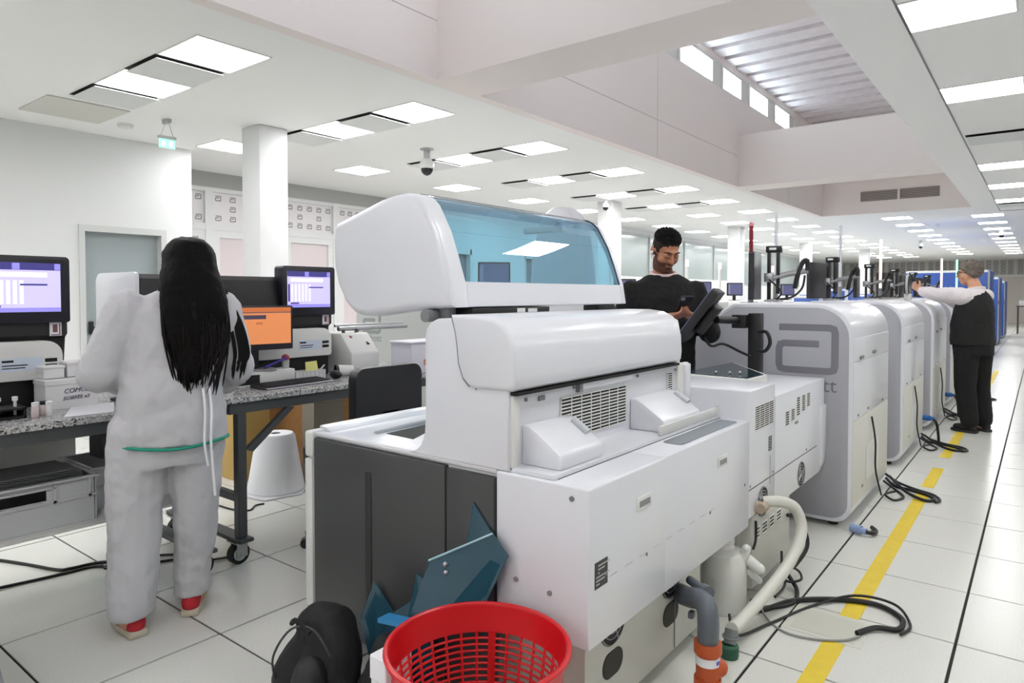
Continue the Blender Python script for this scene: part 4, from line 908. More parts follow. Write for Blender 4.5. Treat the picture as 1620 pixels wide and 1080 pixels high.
# ================================================================== row of silver grey analyzer towers
def tower():
    t = thing('analyzer_tower', 'x', 'lab machine', (0, 0, 0), 'row of silver grey analyzer towers along the aisle')
    outl = [(-1.40, .035), (-.10, .035)]+[(-.10+.10*math.cos(a), .135+.10*math.sin(a)) for a in [-.5*PI+k*.5*PI/6 for k in range(1, 7)]]+[(-.20+.20*math.cos(a), 1.165+.20*math.sin(a)) for a in [k*.5*PI/8 for k in range(9)]]+[(-.72, 1.365), (-1.10, 1.13), (-1.40, 1.12)]
    G().prism(outl, 'y', .0, 1.18, .014, 3, 'ends').part('shell', WHT, t, sharp=50)
    ins = [(-1.38, .06), (-.12, .06)]+[(-.12+.10*math.cos(a), .15+.09*math.sin(a)) for a in [-.5*PI+k*.5*PI/6 for k in range(1, 7)]]+[(-.21+.188*math.cos(a), 1.155+.185*math.sin(a)) for a in [k*.5*PI/8 for k in range(9)]]+[(-.715, 1.34), (-1.09, 1.105), (-1.38, 1.095)]
    sp = G().prism(ins, 'y', -.006, .004, .002, 1, 'a').part('side_panel', GRYP, t, sharp=50)
    g = G(); logo_a(g, frame((-.262, -.0068, 1.085), (1, 0, 0), (0, 0, 1)), .265, .042); g.part('logo', LOGO, sp)
    text('Abbott', .125, frame((-.265, -.0068, .865), (1, 0, 0), (0, 0, 1)), LOGO, 'brand_text', sp)
    G().box(-.002, .004, .012, 1.168, 1.012, 1.155, .003).part('upper_panel', WHT, t)
    G().box(-.002, .004, .012, 1.168, .66, 1.008, .003).part('middle_panel', WHT, t)
    G().box(-.002, .004, .012, 1.168, .14, .656, .003).part('lower_panel', mat('cream steel panel', (214, 213, 205), .45), t)
    for (y, z) in ((.22, 1.02), (.62, 1.03)):
        G().box(.004, .012, y-.05, y+.05, z, z+.022, .003).part('latch', GREY, t)
    g = G()
    for (y, z) in ((.15, .68), (.45, .685), (.95, .68), (.3, .21)): g.box(.003, .007, y-.02, y+.02, z-.006, z+.006)
    g.part('screw_cover', GREY, t, kind='stuff')
    G().box(.004, .008, .40, .80, .22, .45, .003, 1).part('service_hatch', WHT2, t)
    for (x, y) in ((-.12, .1), (-.12, 1.05), (-1.2, .1), (-1.2, 1.05)):
        g = G(); g.cyl((x, y, .0), (x, y, .04), .03); g.part('foot', BLK, t)
    return t
tw = tower(); tl = ['with the big printed letter a, nearest of the row', 'second in the row along the aisle', 'third in the row, before the man in the vest', 'fourth in the row, behind the man in the vest', 'fifth in the row along the aisle', 'sixth and last in the row along the aisle']
for k in range(6):
    p = (-.885, 4.435+1.9*k, 0); lab = 'silver grey analyzer tower %s' % tl[k]
    if k == 0: tw.location = p; tw['label'] = lab
    else:
        c = copy_tree(tw, p, label=lab)
        for ch in c.children:
            if ch.name.startswith('side_panel'):
                for q in list(ch.children): bpy.data.objects.remove(q)
# monitors on arms above the towers
def monarm():
    t = thing('monitor_arm', 'x', 'monitor arm', (0, 0, 0), 'monitors on arms above the tower row')
    g = G(); g.box(-.045, -.02, -.03, .03, 0, .40, .004); g.box(.02, .045, -.03, .03, .06, .40, .004); g.part('post', BLK, t)
    g = G(); g.box(-.055, .06, -.035, .035, .375, .425, .006); g.part('post_head', BLK, t)
    g = G(); g.box(-.03, .02, -.038, -.035, .395, .412); g.part('head_label', PAPER, t)
    g = G(); g.box(-.065, .0, -.05, .05, .15, .22, .008); g.part('clamp', MET, t)
    g = G(); g.lathe([(.07, .001), (.07, .012), (.03, .02)], (0, 0, 0), 20); g.part('base', LGREY, t)
    g = G(); g.tube([(-.02, -.02, .175), (.10, .0, .21), (.24, .02, .235)], .022, 10); g.part('arm', mat('satin grey arm', (150, 150, 152), .35, metal=.4), t)
    g = G(); g.tube(smoothpath([(.15, .0, .10), (.17, .0, .20), (.20, .0, .29), (.235, .0, .31), (.24, .0, .235)], 4), .018, 8); g.part('arm_bracket', BLK, t)
    g = G(); g.prism(rrect(-.23, .23, .015, .375, (.012,)*4), 'x', -.155, -.115, .006, 2); g.part('monitor', mat('dark monitor back', (40, 39, 44), .35), t)
    g = G(); g.box(-.157, -.1555, -.215, .215, .04, .36); g.part('display', SCRK, t)
    g = G(); g.tube(smoothpath([(.22, .0, .2), (.20, .0, .1), (.12, .0, .03), (.0, -.02, .02)], 5), .008, 7); g.part('arm_cable', CABLE, t)
    g = G(); g.tube(smoothpath([(-.03, -.05, .17), (.06, -.06, .08), (.03, -.07, .015)], 5), .007, 7); g.part('arm_cable', CABLE, t)
    return t
ma = monarm()
for k in range(6):
    p = (-1.63-.02*k, 5.35+1.93*k, 1.3665); lab = 'dark monitor on a grey arm above the tower row, %s in the row' % ORD[k]; rz = [.20, -.16, .12, -.25, -.1, -.2][k]
    if k == 0: ma.location = p; ma['label'] = lab; ma.rotation_euler = (0, 0, rz)
    else: copy_tree(ma, p, rz, label=lab)
# status lamps
for k, (x, y, zt, c, nm) in enumerate(((-1.855, 5.5, 1.985, LEDR, 'dark red status lamp pole at the near end of the tower row'), (-1.945, 6.45, 2.17, WHT, 'white status lamp pole behind the first monitor arm'), (-1.81, 8.35, 2.2, WHT, 'white status lamp pole behind the second monitor arm'),
      (-1.73, 10.3, 2.16, LEDW, 'warm white lit status lamp pole behind the third monitor arm'), (-1.40, 14.0, 2.05, LEDW, 'warm white lit status lamp pole left of the man in the vest'), (-1.26, 15.0, 2.07, LEDG, 'green lit status lamp pole beside the face of the man in the vest'))):
    lx = -(x+.885); z0 = 1.3655 if lx < .72 else 1.3655-.235*(lx-.72)/.38
    t = thing('status_lamp', nm, 'signal lamp', (x, y, z0), 'status lamp poles on the towers')
    G().cyl((x, y, z0+(.0006 if lx < .72 else -.003)), (x, y, 1.51), .022, n=14).part('base', GREY, t)
    G().cyl((x, y, 1.51), (x, y, zt), .016, n=14).part('tube', c, t)
    if k == 0:
        G().cyl((x, y, 1.515), (x, y, 1.62), .0168, n=14).part('glow_band', LEDW, t)
        G().sph((x, y, zt), .021).part('tip', mat('pink lamp tip', (236, 150, 160), .3), t)
# cables at the tower feet
for k in range(4):
    y = 5.5+1.9*k
    cable([(-.87, y-.55, .62), (-.855, y-.50, .45), (-.86, y-.45, .25), (-.84, y-.35, .06)], .006, 'tower_cable', 'thin black cable down the aisle face of the tower, %s of the row' % ORD[k], group='thin cables down the tower faces')
    t = thing('cable_bundle', 'black cable bundle on the floor behind the tower, %s of the row' % ORD[k], 'cable', (-.78, y, 0), 'cable bundles at the tower feet')
    strand(t, [(-.90, y+.2, .05), (-.83, y+.14, .014), (-.72, y+.10, .012), (-.60, y+.02, .012), (-.565+.02*k, y-.08, .012), (-.62, y-.12, .013), (-.74, y-.02, .026), (-.88, y+.22, .06)], .011)
    strand(t, [(-.92, y+.26, .07), (-.82, y+.20, .03), (-.70, y+.14, .013), (-.58+.02*k, y+.06, .012), (-.53+.02*k, y-.06, .012), (-.55, y-.13, .012)], .009)
    strand(t, [(-.9, y+.1, .05), (-.80, y+.02, .010), (-.74, y-.12, .010), (-.78, y-.24, .010), (-.84, y-.2, .03), (-.80, y-.08, .03)], .008)
    t = thing('blue_connector', 'blue plug connector at the foot of the tower, %s of the row' % ORD[k], 'connector', (-.83, y-.6 if k == 0 else y-1.0, 0), 'blue plug connectors')
    yy = y-1.08 if k == 0 else y+.1; zz = .03 if k == 0 else .25
    t.location = (-.83, yy, 0); ORI[t.name] = Vector((-.83, yy, 0))
    g = G(); g.cyl((-.878, yy, zz), (-.82, yy-.02, zz), .026, n=14); g.cyl((-.82, yy-.02, zz), (-.79, yy-.03, zz), .018, n=14); g.part('plug', BLUEC if k else mat('pale blue plug', (150, 170, 210), .4), t)
    g = G(); g.tube(smoothpath([(-.80, yy-.03, zz), (-.765, yy-.02, zz*.8), (-.755, yy+.06, .016), (-.79, yy+.13, .013)], 5), .012, 8); g.part('lead', CABLE, t)
# screen on the post of the analyzer's rear module
t = thing('operator_screen', 'dark tilted operator screen on a black post, seen from behind', 'monitor', (-1.35, 4.1, .9185))
g = G(); g.box(-1.385, -1.312, 4.06, 4.13, .9185, 1.31, .006); g.part('post', BLK, t)
g = G(); g.box(-1.47, -1.385, 4.02, 4.10, 1.22, 1.30, .006); g.cyl((-1.49, 3.83, 1.275), (-1.43, 4.06, 1.265), .022); g.part('arm', BLK, t)
def tilted(g, c, w, hgt, th, tilt, rz=0, bev=.01):
    R = Matrix.Translation(c) @ Matrix.Rotation(rz, 4, 'Z') @ Matrix.Rotation(tilt, 4, 'Y')
    b = G(); b.prism(rrect(-w/2, w/2, -hgt/2, hgt/2, (.02,)*4), 'x', -th/2, th/2, bev, 2)
    bmesh.ops.transform(b.bm, matrix=R, verts=b.bm.verts[:]); me = bpy.data.meshes.new('tmp'); b.bm.to_mesh(me); b.bm.free(); g.bm.from_mesh(me); bpy.data.meshes.remove(me); return g
tilted(G(), (-1.563, 3.79, 1.304), .385, .345, .045, .62, .28).part('screen_body', mat('black screen shell', (20, 20, 22), .5), t)
tilted(G(), (-1.522, 3.803, 1.276), .21, .19, .045, .62, .28).part('rear_housing', BLK, t)
tilted(G(), (-1.584, 3.785, 1.319), .355, .315, .002, .62, .28, 0).part('display', SCRK, t)
g = G(); g.tube(smoothpath([(-1.55, 3.80, 1.17), (-1.52, 3.84, 1.12), (-1.48, 3.92, 1.13), (-1.42, 4.03, 1.08), (-1.36, 4.06, 1.05)], 5), .008, 7); g.tube(smoothpath([(-1.32, 4.06, 1.20), (-1.27, 4.05, 1.20), (-1.25, 4.05, 1.14), (-1.28, 4.06, 1.09), (-1.32, 4.06, 1.09)], 5), .011, 7); g.part('screen_cable', CABLE, t)
# second, left row of grey cabinets, with printed letters, and an analyzer with raised lid
t = thing('analyzer_cabinet', 'pale grey analyzer cabinet with printed letter a, seen under the blue hood', 'lab machine', (-4.75, 4.9, 0), 'pale grey cabinets of the left row')
def lcab(t, x0, y0, full):
    g = G(); g.prism(rrect(x0, x0+1.25, .06, 1.34, (.06, .02, .02, .12)), 'y', y0, y0+1.05, .012, 2, 'ends'); g.part('shell', WHT2, t)
    sp = G().prism(rrect(x0+.02, x0+1.22, .09, 1.31, (.05, .02, .02, .10)), 'y', y0-.005, y0+.004).part('side_panel', mat('greenish grey panel', (182, 186, 184), .45), t)
    g = G(); logo_a(g, frame((x0+.25, y0-.006, 1.15), (1, 0, 0), (0, 0, 1)), .19, .035); g.part('logo', mat('soft grey print', (138, 144, 143), .5), sp)
    text('Abbott', .10, frame((x0+.25, y0-.006, .995), (1, 0, 0), (0, 0, 1)), MATS['soft grey print'], 'brand_text', sp)
    for (x, y) in ((x0+.1, y0+.1), (x0+1.1, y0+.1), (x0+.1, y0+.95), (x0+1.1, y0+.95)): G().cyl((x, y, 0), (x, y, .065), .03).part('foot', BLK, t)
lcab(t, -5.43, 4.4, True)
for k in range(3):
    t = thing('analyzer_cabinet', 'pale grey analyzer cabinet of the left row, %s behind the first' % ORD[k].replace('nearest', 'directly'), 'lab machine', (-4.8, 6.7+1.9*k, 0), 'pale grey cabinets of the left row'); lcab(t, -7.2, 6.3+1.9*k, True)
t = thing('raised_lid_analyzer', 'white analyzer with rounded raised lid behind the blue hood', 'lab machine', (-3.3, 5.1, 0))
g = G(); g.box(-3.85, -2.65, 4.75, 5.7, .05, 1.05, .03, 3); g.part('body', WHT, t)
for (x, y) in ((-3.75, 4.85), (-2.75, 4.85), (-3.75, 5.6), (-2.75, 5.6)): G().cyl((x, y, 0), (x, y, .055), .03).part('foot', BLK, t)
G().prism([(-3.58, 1.04), (-2.95, 1.04), (-3.0, 1.7), (-3.06, 2.02), (-3.14, 2.13), (-3.22, 2.17), (-3.30, 2.175), (-3.38, 2.14), (-3.46, 2.05), (-3.54, 1.8)], 'y', 4.8, 5.0, .03, 4).part('lid', WHT, t)
def bgscreen(x, y, z, lab, rz, m=SCRK, w=.36):
    t = thing('touch_monitor', lab, 'monitor', (0, 0, 0), 'small monitors of the far instruments')
    g = G(); g.prism(rrect(-w/2, w/2, .10, .36, (.012,)*4), 'x', -.03, .0, .005, 2); g.part('bezel', mat('dark bezel far', (30, 29, 36), .35), t)
    G().box(.0002, .0012, -w/2+.02, w/2-.02, .125, .34).part('display', m, t)
    g = G(); g.box(.0012, .002, -w/2+.02, -w/2+.06, .14, .33); g.part('screen_menu', mat('pale menu', (150, 150, 176), .5), t)
    g = G(); g.box(-.045, -.02, -.03, .03, 0, .16); g.box(-.10, .04, -.08, .08, 0, .012); g.part('stand', BLK, t)
    t.location = (x, y, z); t.rotation_euler = (0, 0, rz); return t
bgscreen(-4.78, 5.80, 1.42, 'touch monitor seen through the blue hood glass', -.75)
G().box(-5.1, -4.45, 5.5, 6.1, 0, 1.42, .01).solo('instrument_stand', WHT2, 'white instrument column carrying the monitor behind the blue hood', 'lab machine')
for k, (x, y, lab, rz) in enumerate(((-5.1, 9.2, 'dark monitor peeping out left of the bearded man', -.6), (-5.0, 11.95, 'dark monitor to the right of the bearded man\'s shoulder', -.6), (-5.0, 13.6, 'dark bluish monitor left of the red lamp pole', -.6), (-4.6, 15.8, 'small far monitor in the gap of the first monitor arm', -.6))):
    g = G(); g.box(x-.6, x+.4, y-.5, y+.5, .0, 1.30, .03, 3); g.solo('bench_instrument', WHT2, 'white box instrument under the %s' % lab[:lab.find('monitor')+7].replace('dark', 'far dark') + [' by the hood', ' by the shoulder', ' by the column', ' in the gap'][k], 'lab machine', 'white box instruments of the middle row')
    bgscreen(x+.1, y, 1.30, lab, rz)
    t = thing('status_lamp', 'short white status lamp pole %s' % ['left of the bearded man', 'right of the bearded man\'s face', 'left of the tall column', 'behind the first monitor arm'][k], 'signal lamp', (x-.3, y+.2, 1.301), 'white status lamps of the middle row')
    G().cyl((x-.3, y+.2, 1.301), (x-.3, y+.2, 1.95), .03, n=12).part('tube', WHT2, t)
    G().cyl((x-.3, y+.2, 1.95), (x-.3, y+.2, 2.08), .032, n=12).part('lamp_cap', LEDW, t)
# white low partition and blue cabinets far away
for k in range(4):
    G().box(-7.9+.0, -7.84, 12.0+k*2.4, 14.35+k*2.4, 0, 1.86, .006).solo('screen_panel', WHT2, 'low white partition panel before the glazed wall, %s of four' % ORD[k], 'partition', 'low white partition panels')
def bluecab(x0, x1, y0, y1, h, lab):
    t = thing('blue_cabinet', lab, 'lab machine', ((x0+x1)/2, (y0+y1)/2, 0), 'blue and white cabinets')
    ym = y0+.38*(y1-y0)
    G().box(x0, x1, y0, ym, .05, h, .02).part('white_section', WHT2, t)
    G().box(x0, x1+.01, ym+.005, y1, .05, h+.02, .02).part('blue_section', BLUE, t)
    G().box(x0, x1, y0-.01, y0, .1, h-.05, .004).part('blue_front', BLUE, t)
    G().box(x0+.05, x1-.05, y0+.05, y1-.05, 0, .05).part('plinth', BLK, t)
    G().box(x1, x1+.012, y0+.2, y0+.3, h*.6, h*.66).part('handle', BLK, t)
for k, (y0, y1, h) in enumerate(((18.7, 20.9, 1.98), (23.2, 25.4, 1.9), (27.0, 29.2, 1.85))):
    bluecab(-2.6, -.98, y0, y1, h, 'tall blue and white cabinet at the end of the aisle, %s of three' % ORD[k])
for k in range(2, 5):
    bluecab(-4.1-.05*k, -3.6-.05*k, 10.0+2.6*k, 11.0+2.6*k, [1.40, 1.53, 1.40, 1.56, 1.42][k], 'low blue and white cabinet behind the tower row, %s of three' % ORD[k-2])
t = thing('side_table', 'small brown table with boxes at the far end of the aisle', 'table', (-.35, 31.0, 0))
G().box(-.75, .2, 30.6, 31.4, .98, 1.02).part('tabletop', mat('brown tabletop', (92, 78, 70), .5), t)
for (x, y) in ((-.72, 30.65), (.15, 30.65), (-.72, 31.35), (.15, 31.35)): G().box(x, x+.04, y, y+.04, 0, .98).part('leg', mat('brown leg', (86, 72, 66), .5), t)
for k in range(3): obox(-.66+k*.22, -.48+k*.22, 30.8, 31.1, 1.0205, 1.2+.05*(k % 2), 'carton', 'small pale carton on the far brown table, %s from the left' % ORD[k].replace('nearest', 'first'), 'box', WHT2, 'cartons on the far table')

# ================================================================== people
def hand(g, wr, d, pn, lat, curl=.6, s=1.0, spread=.0):
    # palm from the wrist along d, palm facing pn, index side towards lat
    wr = Vector(wr); d = Vector(d).normalized(); pn = Vector(pn); pn = (pn-d*pn.dot(d)).normalized(); lat = Vector(lat); lat = (lat-d*lat.dot(d)-pn*lat.dot(pn)).normalized()
    for q in (-.028, -.010, .010, .027): g.caps(wr+lat*q*.7*s, wr+(d*.085+lat*q)*s, .017*s, .013*s)
    L = (.072, .084, .078, .060)
    for i, q in enumerate((.030, .011, -.010, -.029)):
        p = wr+(d*.088+lat*q)*s; a = curl*.5
        for j, f in enumerate((.46, .31, .23)):
            dd = (d*math.cos(a)+pn*math.sin(a)+lat*spread*(1.5-i)).normalized(); e = p+dd*L[i]*f*s
            g.caps(p, e, (.0098-.001*j)*s, (.0092-.001*j)*s); p = e; a += curl
    p = wr+(d*.022+lat*.03)*s; dd = (lat*.75+d*.6+pn*.25).normalized(); e = p+dd*.045*s; g.caps(p, e, .014*s, .011*s)
    dd = (d*.85+pn*.45+lat*.1).normalized(); g.caps(e, e+dd*.032*s, .0108*s, .009*s)
class Head:
    def __init__(s, c, yaw=0, pitch=0, roll=0, k=1.0):
        s.R = Matrix.Translation(c) @ Euler((pitch, roll, yaw), 'XYZ').to_matrix().to_4x4(); s.I = s.R.inverted(); s.q = Euler((pitch, roll, yaw), 'XYZ'); s.k = k
    def p(s, x, y, z): return s.R @ Vector((x*s.k, y*s.k, z*s.k))
    def build(s, g, neck0):
        k = s.k; E = lambda c, r: g.sph(s.p(*c), tuple(v*k for v in r), s.q)
        E((0, .012, .030), (.076, .094, .086)); E((0, -.022, -.025), (.066, .070, .088)); E((0, -.052, -.088), (.038, .036, .030)); E((0, -.02, -.075), (.054, .058, .04))
        g.caps(s.p(0, -.092, .008), s.p(0, -.112, -.028), .008*k, .0125*k); E((-.011, -.1, -.032), (.009, .01, .008)); E((.011, -.1, -.032), (.009, .01, .008))
        E((0, -.080, .026), (.052, .018, .012)); E((.038, -.062, -.028), (.026, .024, .026)); E((-.038, -.062, -.028), (.026, .024, .026))
        E((0, -.089, -.058), (.024, .011, .006)); E((0, -.087, -.069), (.021, .011, .007))
        for q in (-1, 1): E((q*.075, .014, -.008), (.009, .021, .031)); E((q*.079, .024, -.002), (.008, .014, .022))
        g.caps(neck0, s.p(0, .012, -.07), .062*k, .056*k)
    def eyes(s, par, down=0):
        for q in (-1, 1):
            g = G(); g.sph(s.p(q*.031, -.079, .004), .0135*s.k, u=14, v=10); g.part('eye', mat('eye white', (216, 206, 200), .3), par)
            g = G(); g.sph(s.p(q*.031, -.0885, .003-down*.004), .0062*s.k, u=10, v=8); g.part('iris', mat('dark iris', (40, 26, 20), .2), par)
            g = G(); g.sph(s.p(q*.031, -.0815, .009-down*.005), (.0175*s.k, .0145*s.k, (.0085+.004*down)*s.k), s.q, 12, 8); g.part('eyelid', mat('eyelid skin', (176, 120, 92), .5), par)
            g = G(); g.tube([s.p(q*.012, -.0975, .026), s.p(q*.032, -.0965, .032), s.p(q*.052, -.082, .026)], [.0035, .0048, .003], 6); g.part('eyebrow', mat('dark brow', (34, 26, 22), .8), par)
def shell(o, wfn, off, name, m, parent, I=None, noise=0, k=1.0, drop=.02):
    # a close-fitting layer grown from the body surface where wfn(head-local point) > 0
    bm = bmesh.new(); bm.from_mesh(o.data); bm.normal_update(); wt = {}
    for v in bm.verts: wt[v] = wfn((I @ v.co)/k if I else v.co)
    bmesh.ops.delete(bm, geom=[f for f in bm.faces if max(wt[v] for v in f.verts) <= 0], context='FACES')
    bmesh.ops.delete(bm, geom=[v for v in bm.verts if not v.link_faces], context='VERTS')
    from mathutils import noise as nz
    for v in bm.verts:
        w_ = min(1, max(0, wt[v])); d = off*w_ + .0006
        if noise: d += noise*w_*nz.noise(v.co*55)
        v.co += v.normal*d
    me = bpy.data.meshes.new(name); bm.to_mesh(me); bm.free(); me.materials.clear(); me.materials.append(m)
    me.polygons.foreach_set('use_smooth', [True]*len(me.polygons))
    h = bpy.data.objects.new(name, me); COL.objects.link(h); h.parent = parent; return h
def hairw(front, back, side=.0):
    def f(p):
        if p.z < -.10: return -1
        y = p.y; t = min(1, max(0, (y+.075)/.11)); hl = front+(back-front)*t
        if abs(p.x) > .055 and -.03 < y < .035: hl += side
        return min(1, (p.z-hl)/.022) if p.z > hl-.004 else -1
    return f
def shoe(par, x, y, rz, m, sole):
    def tr(g):
        bmesh.ops.transform(g.bm, matrix=Matrix.Translation((x, y, 0)) @ Matrix.Rotation(rz, 4, 'Z'), verts=g.bm.verts[:]); return g
    g = G(); g.prism([(-.036, .075), (.036, .075), (.045, -.06), (.04, -.135), (.015, -.178), (-.02, -.178), (-.045, -.135), (-.048, -.06)], 'z', .0005, .03, .008, 2); sh = tr(g).part('shoe_sole', sole, par)
    g = G(); g.caps((0, .036, .05), (0, .036, .085), .04, .036); g.caps((0, .035, .06), (0, -.02, .07), .04, .043); g.caps((0, -.02, .06), (0, -.125, .045), .042, .034)
    blob(tr(g), 'shoe', m, par, .006, 3); return sh
# --- woman at the bench, seen from behind
W = thing('person', 'woman with long dark hair in pale grey scrubs standing at the left bench, back turned', 'person', (0, 0, 0))
hd = Head((-.085, -.02, 1.545), yaw=-.15, pitch=.12)
g = G(); hd.build(g, (-.05, .02, 1.40))
g.loft([(.80, 0, .0, .19, .13), (.95, -.01, .0, .18, .125), (1.12, -.02, .01, .165, .11), (1.30, -.03, .015, .175, .105), (1.40, -.04, .015, .14, .07), (1.43, -.045, .015, .07, .05)])
for q, (hx, kx, ax, ay) in ((1, (.10, .125, .165, .07)), (-1, (-.09, -.095, -.095, -.05))):
    g.chain([(hx, 0, .86), (kx, .0, .47), (ax, ay, .08)], [.10, .065, .045]); g.caps((ax, ay, .06), (ax+.02*q, ay-.10, .05), .038, .03)
lw, rw = (.12, -.33, 1.0), (-.25, -.31, .97)
g.chain([(.15, .01, 1.37), (.265, .0, 1.10), lw], [.055, .042, .03]); g.chain([(-.215, .01, 1.37), (-.285, .0, 1.09), rw], [.055, .042, .03])
hand(g, lw, (-.3, -1, -.25), (-.2, 0, -1), (-1, 0, 0), .35); hand(g, rw, (.3, -1, -.3), (0, 0, -1), (1, 0, 0), .3)
wb = blob(g, 'body', SKIN, W, .006, 3)
g = G(); g.loft([(.70, .005, .015, .20, .15), (.82, .005, .02, .215, .165), (.95, .0, .015, .20, .15), (1.0, 0, .01, .19, .14)])
g.chain([(.115, .02, .84), (.135, .015, .50), (.155, .055, .19)], [.125, .108, .098]); g.chain([(-.10, .02, .84), (-.095, .005, .50), (-.085, -.04, .17)], [.125, .098, .074])
for a, b in (((.155, .055, .13), .098), ((-.085, -.04, .15), .074)):
    g.cyl((a[0], a[1], .088), (a[0], a[1], .18), b*.95, b, 20)
blob(g, 'trousers', SCRUB, W, .008, 3, [(.030, .13), (.009, .05)])
g = G(); g.loft([(.79, -.01, .02, .222, .172), (.83, -.01, .02, .222, .172), (1.0, -.01, .02, .208, .158), (1.10, -.012, .015, .20, .145), (1.25, -.025, .012, .20, .135), (1.35, -.03, .012, .195, .115), (1.405, -.035, .012, .155, .08), (1.44, -.045, .012, .085, .06)])
g.chain([(.155, .012, 1.36), (.262, .0, 1.10), (.15, -.27, 1.02)], [.082, .082, .055]); g.chain([(-.215, .012, 1.36), (-.282, .0, 1.09), (-.26, -.25, .985)], [.078, .074, .052])
blob(g, 'tunic', SCRUB, W, .008, 3, [(.030, .13), (.009, .05)])
G().tube([(-.01+.224*math.cos(a), .02+.174*math.sin(a), .79+.006*math.sin(3*a)) for a in [2*PI*k/40 for k in range(40)]], .007, 6, True).part('hem_trim', TEAL, W, label='teal trim along the tunic hem')
for dx, zz in ((-.10, .57), (-.075, .70)):
    G().tube(smoothpath([(dx-.04, .165, 1.03), (dx-.045, .19, .93), (dx-.04, .205, .80), (dx-.055, .19, zz)], 6), .0055, 6).part('waist_tie', PAPER, W)
g = G(); g.loft([(1.05, -.07, .155, .03, .015), (1.09, -.075, .155, .062, .026), (1.16, -.09, .15, .095, .04), (1.26, -.095, .142, .122, .05), (1.36, -.095, .125, .135, .06), (1.44, -.09, .095, .13, .075), (1.50, -.085, .06, .12, .095), (1.56, -.085, .025, .108, .108), (1.60, -.085, .008, .106, .112), (1.64, -.085, .002, .088, .095), (1.662, -.085, 0, .06, .066), (1.672, -.085, 0, .03, .034)])
hb = blob(g, 'hair', HAIRB, W, .008, 3, [(.012, .05)])
g = G()
for k in range(150):
    a = random.uniform(-.05, PI+.05); r = random.uniform(.9, 1.04); zt = random.uniform(1.38, 1.6); ze = 1.03+random.uniform(-.02, .16)*(1+abs(math.cos(a)))
    x0 = -.09+.125*r*math.cos(a); y0 = .06+.085*r*abs(math.sin(a))
    x1 = -.10+.11*r*math.cos(a)+random.uniform(-.02, .02); xe = -.095+.07*math.cos(a)+random.uniform(-.03, .03)
    g.tube(smoothpath([(-.085+.09*math.cos(a), .02+.075*abs(math.sin(a)), zt), (x0, y0+.02, 1.42), (x1, .15+.04*abs(math.sin(a)), 1.22), (xe, .168, ze)], 4), [.004]*12+[.0015], 4)
for k in range(26):
    o_ = random.uniform(-.02, .02)
    g.tube(smoothpath([(-.17+o_, .03, 1.52), (-.225+o_, .06, 1.40), (-.265+o_*1.5, .08, 1.28), (-.285+o_*1.7, .085, 1.16), (-.27+o_*1.5, .09, 1.08+random.uniform(-.04, .05))], 4), [.004]*16+[.0012], 4)
for k in range(12):
    o_ = random.uniform(-.012, .012)
    g.tube(smoothpath([(.0+o_, .02, 1.52), (.035+o_, .05, 1.42), (.045+o_*1.5, .10, 1.33), (.03+o_, .14, 1.22)], 4), [.0035]*12+[.0012], 4)
g.part('hair_strands', mat('dark brown hair', (15, 10, 10), .5, spec=.2), W, kind='stuff')
shoe(W, .155, .05, math.radians(18), REDS, SOLE); shoe(W, -.085, -.045, math.radians(-16), REDS, SOLE)
W.location = (-2.985, 1.40, 0); W.rotation_euler = (0, 0, math.radians(-111))
# --- bearded man with phone
Mn = thing('person', 'bearded dark-haired man in a black sweater looking down at his phone', 'person', (0, 0, 0))
hd = Head((.005, -.055, 1.70), yaw=.40, pitch=.52, k=1.04)
g = G(); hd.build(g, (0, .02, 1.52))
g.loft([(.90, 0, 0, .17, .12), (1.10, 0, 0, .165, .115), (1.35, 0, .01, .19, .11), (1.46, 0, .015, .165, .085), (1.53, 0, .015, .10, .065), (1.56, 0, .015, .07, .06)])
for q in (1, -1):
    g.chain([(q*.09, 0, .92), (q*.10, .0, .50), (q*.11, .03, .09)], [.10, .065, .045]); g.caps((q*.11, .03, .06), (q*.13, -.10, .05), .038, .03)
rw, lw = (-.03, -.31, 1.285), (.20, -.30, 1.285)
g.chain([(-.185, .01, 1.43), (-.285, -.04, 1.19), rw], [.048, .044, .031]); g.chain([(.185, .01, 1.43), (.28, -.03, 1.18), lw], [.048, .044, .031])
hand(g, rw, (.85, -.5, .12), (-.1, .35, .9), (.3, .8, .3), .62, 1.05); hand(g, lw, (-.85, -.5, .12), (.1, .35, .9), (-.3, .8, .3), .62, 1.05)
mb = blob(g, 'body', SKIN2, Mn, .0055, 3)
hd.eyes(mb, 1)
def mhair(p):
    if p.z < -.05: return -1
    t = min(1, max(0, (p.y+.07)/.10)); hl = .068+(-.03-.068)*t
    if abs(p.x) > .05 and -.034 < p.y < -.012: hl = min(hl, .0)
    elif abs(p.x) > .05 and p.y < .04: hl = max(hl, .022)
    hl += .006*math.sin(p.x*260+p.y*90)
    if p.z < hl: return -1
    top = min(1, max(.10, (p.z-.05)/.045))
    return min((p.z-hl)/.03+.03, top)
MH = mat('short black hair', (13, 11, 11), .8, bump=.6, bscale=220)
hs = shell(mb, mhair, .010, 'hair', mat('cropped dark hair', (34, 25, 21), .9, noise=.4, nscale=260), mb, hd.I, .006, hd.k)
def tufts(par, H, wfn, base, n, L, m, fwd):
    vs = [v for v in base.data.vertices if wfn((H.I @ v.co)/H.k) > .3]; g = G()
    for v in random.sample(vs, min(n, len(vs))):
        w_ = wfn((H.I @ v.co)/H.k); nn = v.normal.copy(); d = (nn+H.R.to_3x3() @ Vector((random.uniform(-.7, .7), fwd, random.uniform(0, .6)))).normalized(); p = v.co+nn*.008; l = L*w_*random.uniform(.6, 1.2)
        g.tube([p, p+(nn+d)*.5*l, p+d*l], [.0042, .0034, .0012], 4)
    g.part('hair_tufts', m, par, kind='stuff')
